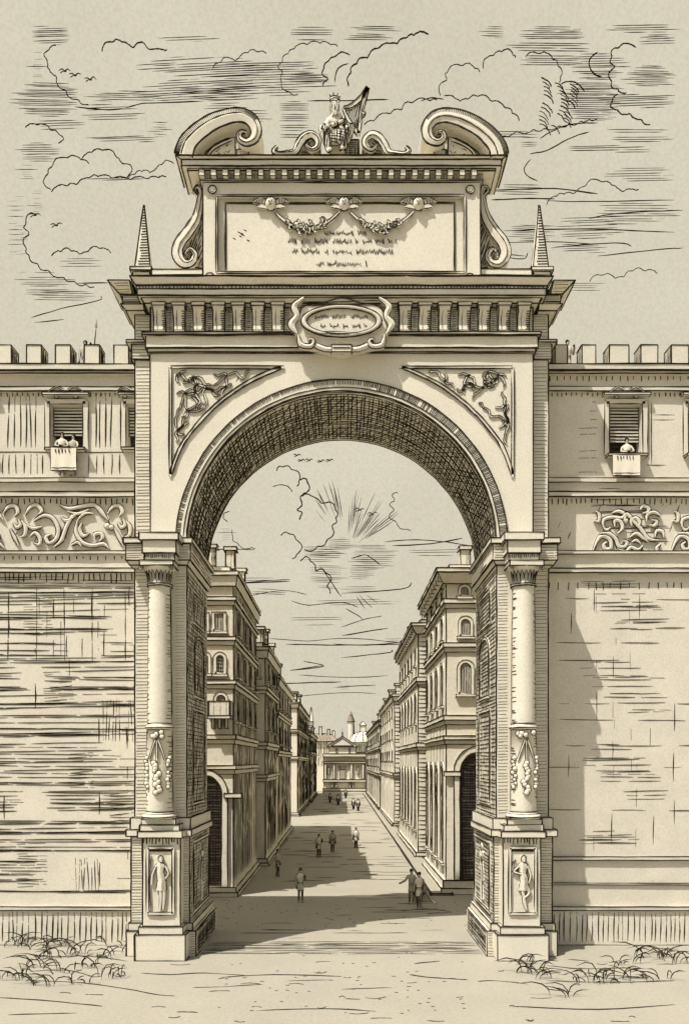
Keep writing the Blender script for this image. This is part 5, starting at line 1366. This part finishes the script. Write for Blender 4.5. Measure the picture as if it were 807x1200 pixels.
cloud([[(66, 52), (57, 58), (53, 66), (58, 72), (57, 80), (64, 85), (68, 94), (78, 107), (92, 117), (104, 122)], [(88, 125), (120, 128), (145, 127)], [(147, 126), (165, 121), (185, 120), (235, 118)]],
      [(28, 90, 30, 52, 3.6), (10, 100, 96, 136, 3.3), (85, 180, 122, 140, 4), (150, 330, 92, 122, 4.2, -3), (230, 395, 68, 112, 4.4, -2), (200, 300, 98, 118, 4), (28, 110, 138, 152, 4.5), (15, 80, 166, 190, 4.2), (90, 200, 158, 166, 3.4), (15, 48, 192, 210, 3.8), (28, 60, 222, 250, 4), (15, 34, 250, 330, 4), (28, 120, 340, 352, 4), (150, 330, 66, 90, 4.4, -3), (90, 200, 106, 118, 4), (400, 470, 40, 48, 4), (170, 205, 140, 160, 4), (230, 300, 120, 134, 4),
       (175, 260, 40, 48, 4), (330, 400, 30, 48, 4), (28, 60, 60, 90, 4, 0, .6), (318, 372, 118, 162, 4), (330, 395, 84, 100, 4.5)])
cloud([[(60, 222), (54, 212), (58, 200), (66, 190), (80, 184), (96, 187), (104, 192)], [(96, 187), (108, 178), (122, 176), (134, 181), (140, 190), (150, 194), (151, 205), (146, 208)], [(60, 225), (75, 218), (95, 214), (110, 206), (135, 209), (160, 210), (195, 207)],
       [(42, 250), (32, 256), (30, 266), (36, 270), (30, 280), (32, 295), (40, 306), (55, 316), (75, 325), (95, 332), (110, 336)], [(36, 372), (70, 362), (115, 352), (118, 347)], [(40, 378), (75, 374)], [(90, 332), (130, 331)]],
      [(8, 30, 205, 330, 4.2, 0, .8), (15, 90, 318, 335, 3.6), (100, 180, 206, 214, 4), (20, 100, 338, 346, 4)])
cloud([[(349, 110), (338, 107), (330, 97), (332, 86), (328, 78), (334, 66), (346, 56), (362, 51), (378, 50), (396, 54)], [(378, 100), (384, 92), (379, 84), (384, 72), (398, 64), (410, 64)], [(392, 96), (396, 80), (408, 74)], [(360, 118), (420, 117), (455, 116)],
       [(409, 101), (411, 84), (420, 72), (432, 66), (445, 55), (462, 52), (476, 44), (490, 39), (502, 40)], [(427, 146), (440, 140), (452, 134), (470, 128), (478, 121), (495, 118), (512, 117)], [(493, 118), (505, 114), (520, 116)]],
      [(400, 480, 30, 40, 4.2)])
cloud([[(516, 112), (519, 98), (524, 92), (524, 84), (536, 77), (552, 77), (562, 84)], [(566, 80), (571, 70), (582, 62), (594, 59), (604, 67)], [(615, 66), (628, 62), (643, 66), (652, 74), (656, 86), (655, 96)], [(656, 98), (666, 95), (676, 97), (685, 107)], [(585, 158), (610, 153), (640, 150), (690, 140), (700, 138)],
       [(745, 55), (728, 54), (718, 60), (716, 70), (720, 78), (716, 86), (716, 96), (722, 104), (734, 108)], [(724, 110), (716, 120), (722, 128), (740, 134), (762, 146)], [(632, 162), (650, 152), (670, 145), (700, 144)], [(620, 180), (640, 176), (665, 163), (690, 154)], [(622, 186), (614, 196), (618, 206), (630, 212)]],
      [(590, 700, 30, 76, 3.8), (660, 740, 62, 92, 3.6), (650, 735, 92, 142, 3.3), (725, 800, 76, 102, 3.4), (700, 800, 28, 40, 4.2), (640, 780, 170, 178, 4), (560, 640, 152, 162, 4), (700, 800, 110, 126, 4), (740, 800, 40, 56, 4), (560, 600, 30, 44, 4), (600, 640, 160, 172, 4)])
arcs = []
for i in range(12):      # scalloped shading of the great cloud
    for (bx, by, ln_) in ((634 + 3 * math.sin(i * .5), 90 + 5 * i, 1.0), (650 + 7 * math.sin(i * .35), 96 + 4.6 * i, .9), (664 + 4 * math.sin(i * .4 + 1), 98 + 4 * i, .8)):
        if by > 152 or rng.random() < .12: continue
        l = 12 * ln_ * rng.uniform(.7, 1.1); dx_ = (i - 5) * -.5
        arcs.append([(bx, by), (bx + l * .45, by + l * .18 + dx_ * .2), (bx + l * .8, by + l * .55), (bx + l, by + l * 1.0)])
cloud(arcs, r=.24)
cloud([[(575, 222), (650, 221), (700, 227)], [(575, 234), (610, 232), (650, 233)], [(640, 235), (700, 236), (790, 234)], [(590, 270), (680, 268), (790, 272)], [(575, 285), (640, 283), (700, 286)], [(645, 290), (720, 284), (740, 288)], [(590, 297), (615, 300)], [(700, 300), (770, 292), (800, 290)], [(690, 256), (720, 250), (800, 246)], [(580, 300), (612, 303), (618, 296)]],
      [(570, 650, 216, 228, 4), (590, 660, 262, 282, 3.6), (640, 740, 252, 280, 4.4), (690, 800, 236, 262, 4.5), (640, 720, 286, 296, 4)])
z6 = lambda L_: [(230 + u / 2.181, 460 + v / 2.181) for u, v in L_]
cloud([z6([(205, 200), (215, 190), (235, 192), (255, 205), (262, 225), (256, 240)]), z6([(195, 240), (215, 235), (235, 240), (245, 255)]), z6([(262, 225), (280, 224), (285, 240), (275, 258), (262, 265), (268, 280), (258, 300), (268, 310), (262, 325)]),
       z6([(270, 265), (290, 262), (300, 272), (325, 285), (345, 288), (357, 305), (355, 330), (345, 335), (348, 352), (335, 375), (322, 388), (300, 398), (275, 402)]), z6([(215, 365), (235, 360), (252, 372), (262, 392), (258, 412), (245, 425)]),
       z6([(265, 430), (285, 425), (298, 440), (304, 455), (325, 455), (338, 475), (334, 495), (342, 515)]), z6([(85, 303), (70, 310), (70, 322), (80, 330)]), z6([(90, 350), (100, 365), (98, 378), (112, 388), (150, 398)]), z6([(35, 402), (90, 400), (150, 402)]),
       z6([(515, 255), (505, 262), (508, 275), (498, 285), (505, 300), (498, 315), (510, 330), (530, 345), (548, 352)]), z6([(480, 382), (560, 376), (640, 382), (700, 392)]), z6([(500, 392), (600, 386), (680, 372)]), z6([(130, 485), (200, 480), (240, 478)]),
       z6([(395, 425), (430, 415), (450, 425), (470, 440)])],
      [(353, 410, 641, 690, 3.6), (405, 470, 638, 668, 3.6), (400, 450, 655, 680, 3.4), (250, 280, 618, 634, 3.6), (270, 330, 676, 686, 4), (470, 550, 640, 652, 4.5), (375, 420, 630, 650, 3.4), (345, 400, 640, 660, 3.6), (285, 345, 690, 698, 4), (360, 480, 700, 712, 4.4)], r=.33)
cloud([[(285, 700), (330, 692), (360, 697)], [(341, 704), (362, 709), (400, 706), (420, 712)], [(315, 748), (360, 751), (410, 748), (475, 754)], [(335, 755), (400, 756), (470, 755)], [(355, 775), (380, 781), (340, 786), (378, 780)], [(330, 801), (400, 799)], [(350, 816), (400, 812), (440, 813)], [(400, 771), (455, 765), (458, 762)], [(350, 791), (400, 794), (455, 792)],
       [(280, 683), (340, 681)], [(400, 735), (430, 725), (448, 722)], [(400, 745), (455, 736)], [(390, 755), (430, 756), (475, 752)], [(400, 695), (470, 690), (482, 683)], [(375, 663), (400, 700)], [(405, 713), (420, 722), (425, 726)], [(395, 805), (440, 803)], [(418, 699), (427, 713)], [(421, 698), (436, 712)], [(429, 697), (442, 707)]],
      [(395, 450, 686, 694, 3.5), (440, 480, 748, 756, 3.4), (388, 420, 803, 812, 3.5), (330, 420, 722, 734, 4.5)], r=.32)
cloud([[(120, 60), (128, 50), (142, 48), (152, 56), (166, 52), (180, 60), (196, 58)], [(30, 150), (44, 146), (60, 152), (72, 160), (68, 168)], [(150, 210), (165, 200), (182, 202), (192, 190), (204, 192)],
       [(520, 112), (540, 118), (560, 112), (580, 120), (598, 130), (608, 142)], [(700, 60), (690, 70), (694, 84), (706, 90)], [(640, 240), (655, 228), (676, 226), (690, 214), (712, 214), (726, 224), (748, 222)], [(690, 330), (706, 322), (726, 326), (744, 316), (770, 320)],
       [(60, 300), (78, 292), (96, 298), (112, 290), (130, 296)], [(250, 80), (262, 70), (280, 70), (292, 60), (312, 62)]], [(240, 330, 128, 142, 4), (700, 800, 150, 166, 4), (640, 720, 330, 342, 4), (60, 130, 302, 312, 4), (700, 800, 196, 212, 4)], r=.24)
rays = []
for i in range(60):
    a = math.radians(rng.uniform(32, 130)); o = rng.uniform(14, 40); l = rng.uniform(14, 38)
    if a > 1.7: o += 22
    rays.append([(408 + math.cos(a) * o, 645 - math.sin(a) * o), (408 + math.cos(a) * (o + l), 645 - math.sin(a) * (o + l))])
cloud(rays, r=.17, name='sunbeams')
def bird(px, py, Y, sz, label, gp):
    x, z = X(px, Y), Z(py, Y); b = B(.0005 * (Y + DIST)); r = .00062 * (Y + DIST); s_ = sz * (Y + DIST) / F
    b.ball((x, Y, z), s_ * .32, s_ * .12, s_ * .12, m=1, seg=8, rg=5)
    for q in (-1, 1):
        b.strip([(x, z), (x + q * s_ * .5, z + s_ * .38 * rng.uniform(.6, 1.3)), (x + q * s_, z + s_ * rng.uniform(-.1, .3))], [r * .9, r, r * .3], mapF(Y), 0, r, m=1, ink=False, sub=3)
    b.strip([(x - s_ * .3, z), (x - s_ * .75, z - s_ * .35)], r * .7, mapF(Y), 0, r, m=1, ink=False)
    tagt(b.build('bird', INK, None, (x, Y, z)), label, 'bird', gp)
for i, (px, py) in enumerate(((76, 83), (88, 88), (106, 93))): bird(px, py, 90, 7, ('left', 'middle', 'right')[i] + ' bird of the three flying at the upper left', 'birds at the upper left')
for i, (px, py) in enumerate(((41, 252), (66, 264))): bird(px, py, 90, 7, ('higher', 'lower')[i] + ' bird of the pair above the left battlements', 'pair of birds on the left')
for i, (px, py) in enumerate(((348, 534), (353, 540), (362, 540), (376, 541), (386, 540))): bird(px, py, 90, 4.5, ('first', 'second', 'third', 'fourth', 'fifth')[i] + ' bird from the left in the row under the arch crown', 'row of birds under the arch')
for i, (px, py) in enumerate(((421, 598), (436, 603))): bird(px, py, 90, 6, ('left', 'right')[i] + ' bird of the pair by the sunbeams', 'pair of birds by the sunbeams')

# ================================================================== light, camera
d = Vector((.42, .40, -1.0)).normalized()
sun = bpy.data.lights.new('sun', 'SUN'); sun.energy = 4.6; sun.angle = math.radians(.5); sun.color = (1.0, .97, .92)
so = bpy.data.objects.new('sun', sun); COL.objects.link(so); so.rotation_euler = d.to_track_quat('-Z', 'Y').to_euler(); so.location = (-20, -30, 60)
w = bpy.data.worlds.new('World'); sc.world = w; w.use_nodes = True; nt = w.node_tree
bg = nt.nodes['Background']; sk = nt.nodes.new('ShaderNodeTexSky'); sk.sky_type = 'NISHITA'; sk.sun_disc = False
sk.sun_elevation = math.asin(-d.z); sk.sun_rotation = math.atan2(-d.x, -d.y); sk.dust_density = 4.0
hs = nt.nodes.new('ShaderNodeHueSaturation'); hs.inputs['Saturation'].default_value = .35
nt.links.new(sk.outputs[0], hs.inputs['Color']); nt.links.new(hs.outputs[0], bg.inputs[0]); bg.inputs[1].default_value = .08
cam = bpy.data.cameras.new('camera'); co = bpy.data.objects.new('camera', cam); COL.objects.link(co)
co.location = CAM; co.rotation_euler = (PI / 2, 0, 0)
cam.sensor_fit = 'HORIZONTAL'; cam.sensor_width = 36.0; cam.lens = F / 807.0 * 36.0
cam.shift_x = (403.5 - 400) / 807.0; cam.shift_y = (893 - 600) / 807.0
cam.clip_end = 3000; sc.camera = co
sc.view_settings.view_transform = 'Standard'; sc.view_settings.look = 'None'; sc.view_settings.exposure = .30; sc.view_settings.gamma = 1
sc.cycles.max_bounces = 5; sc.cycles.diffuse_bounces = 3; sc.cycles.use_denoising = True
print('verts', sum(len(o.data.vertices) for o in sc.objects if o.type == 'MESH'), 'objects', len(sc.objects))
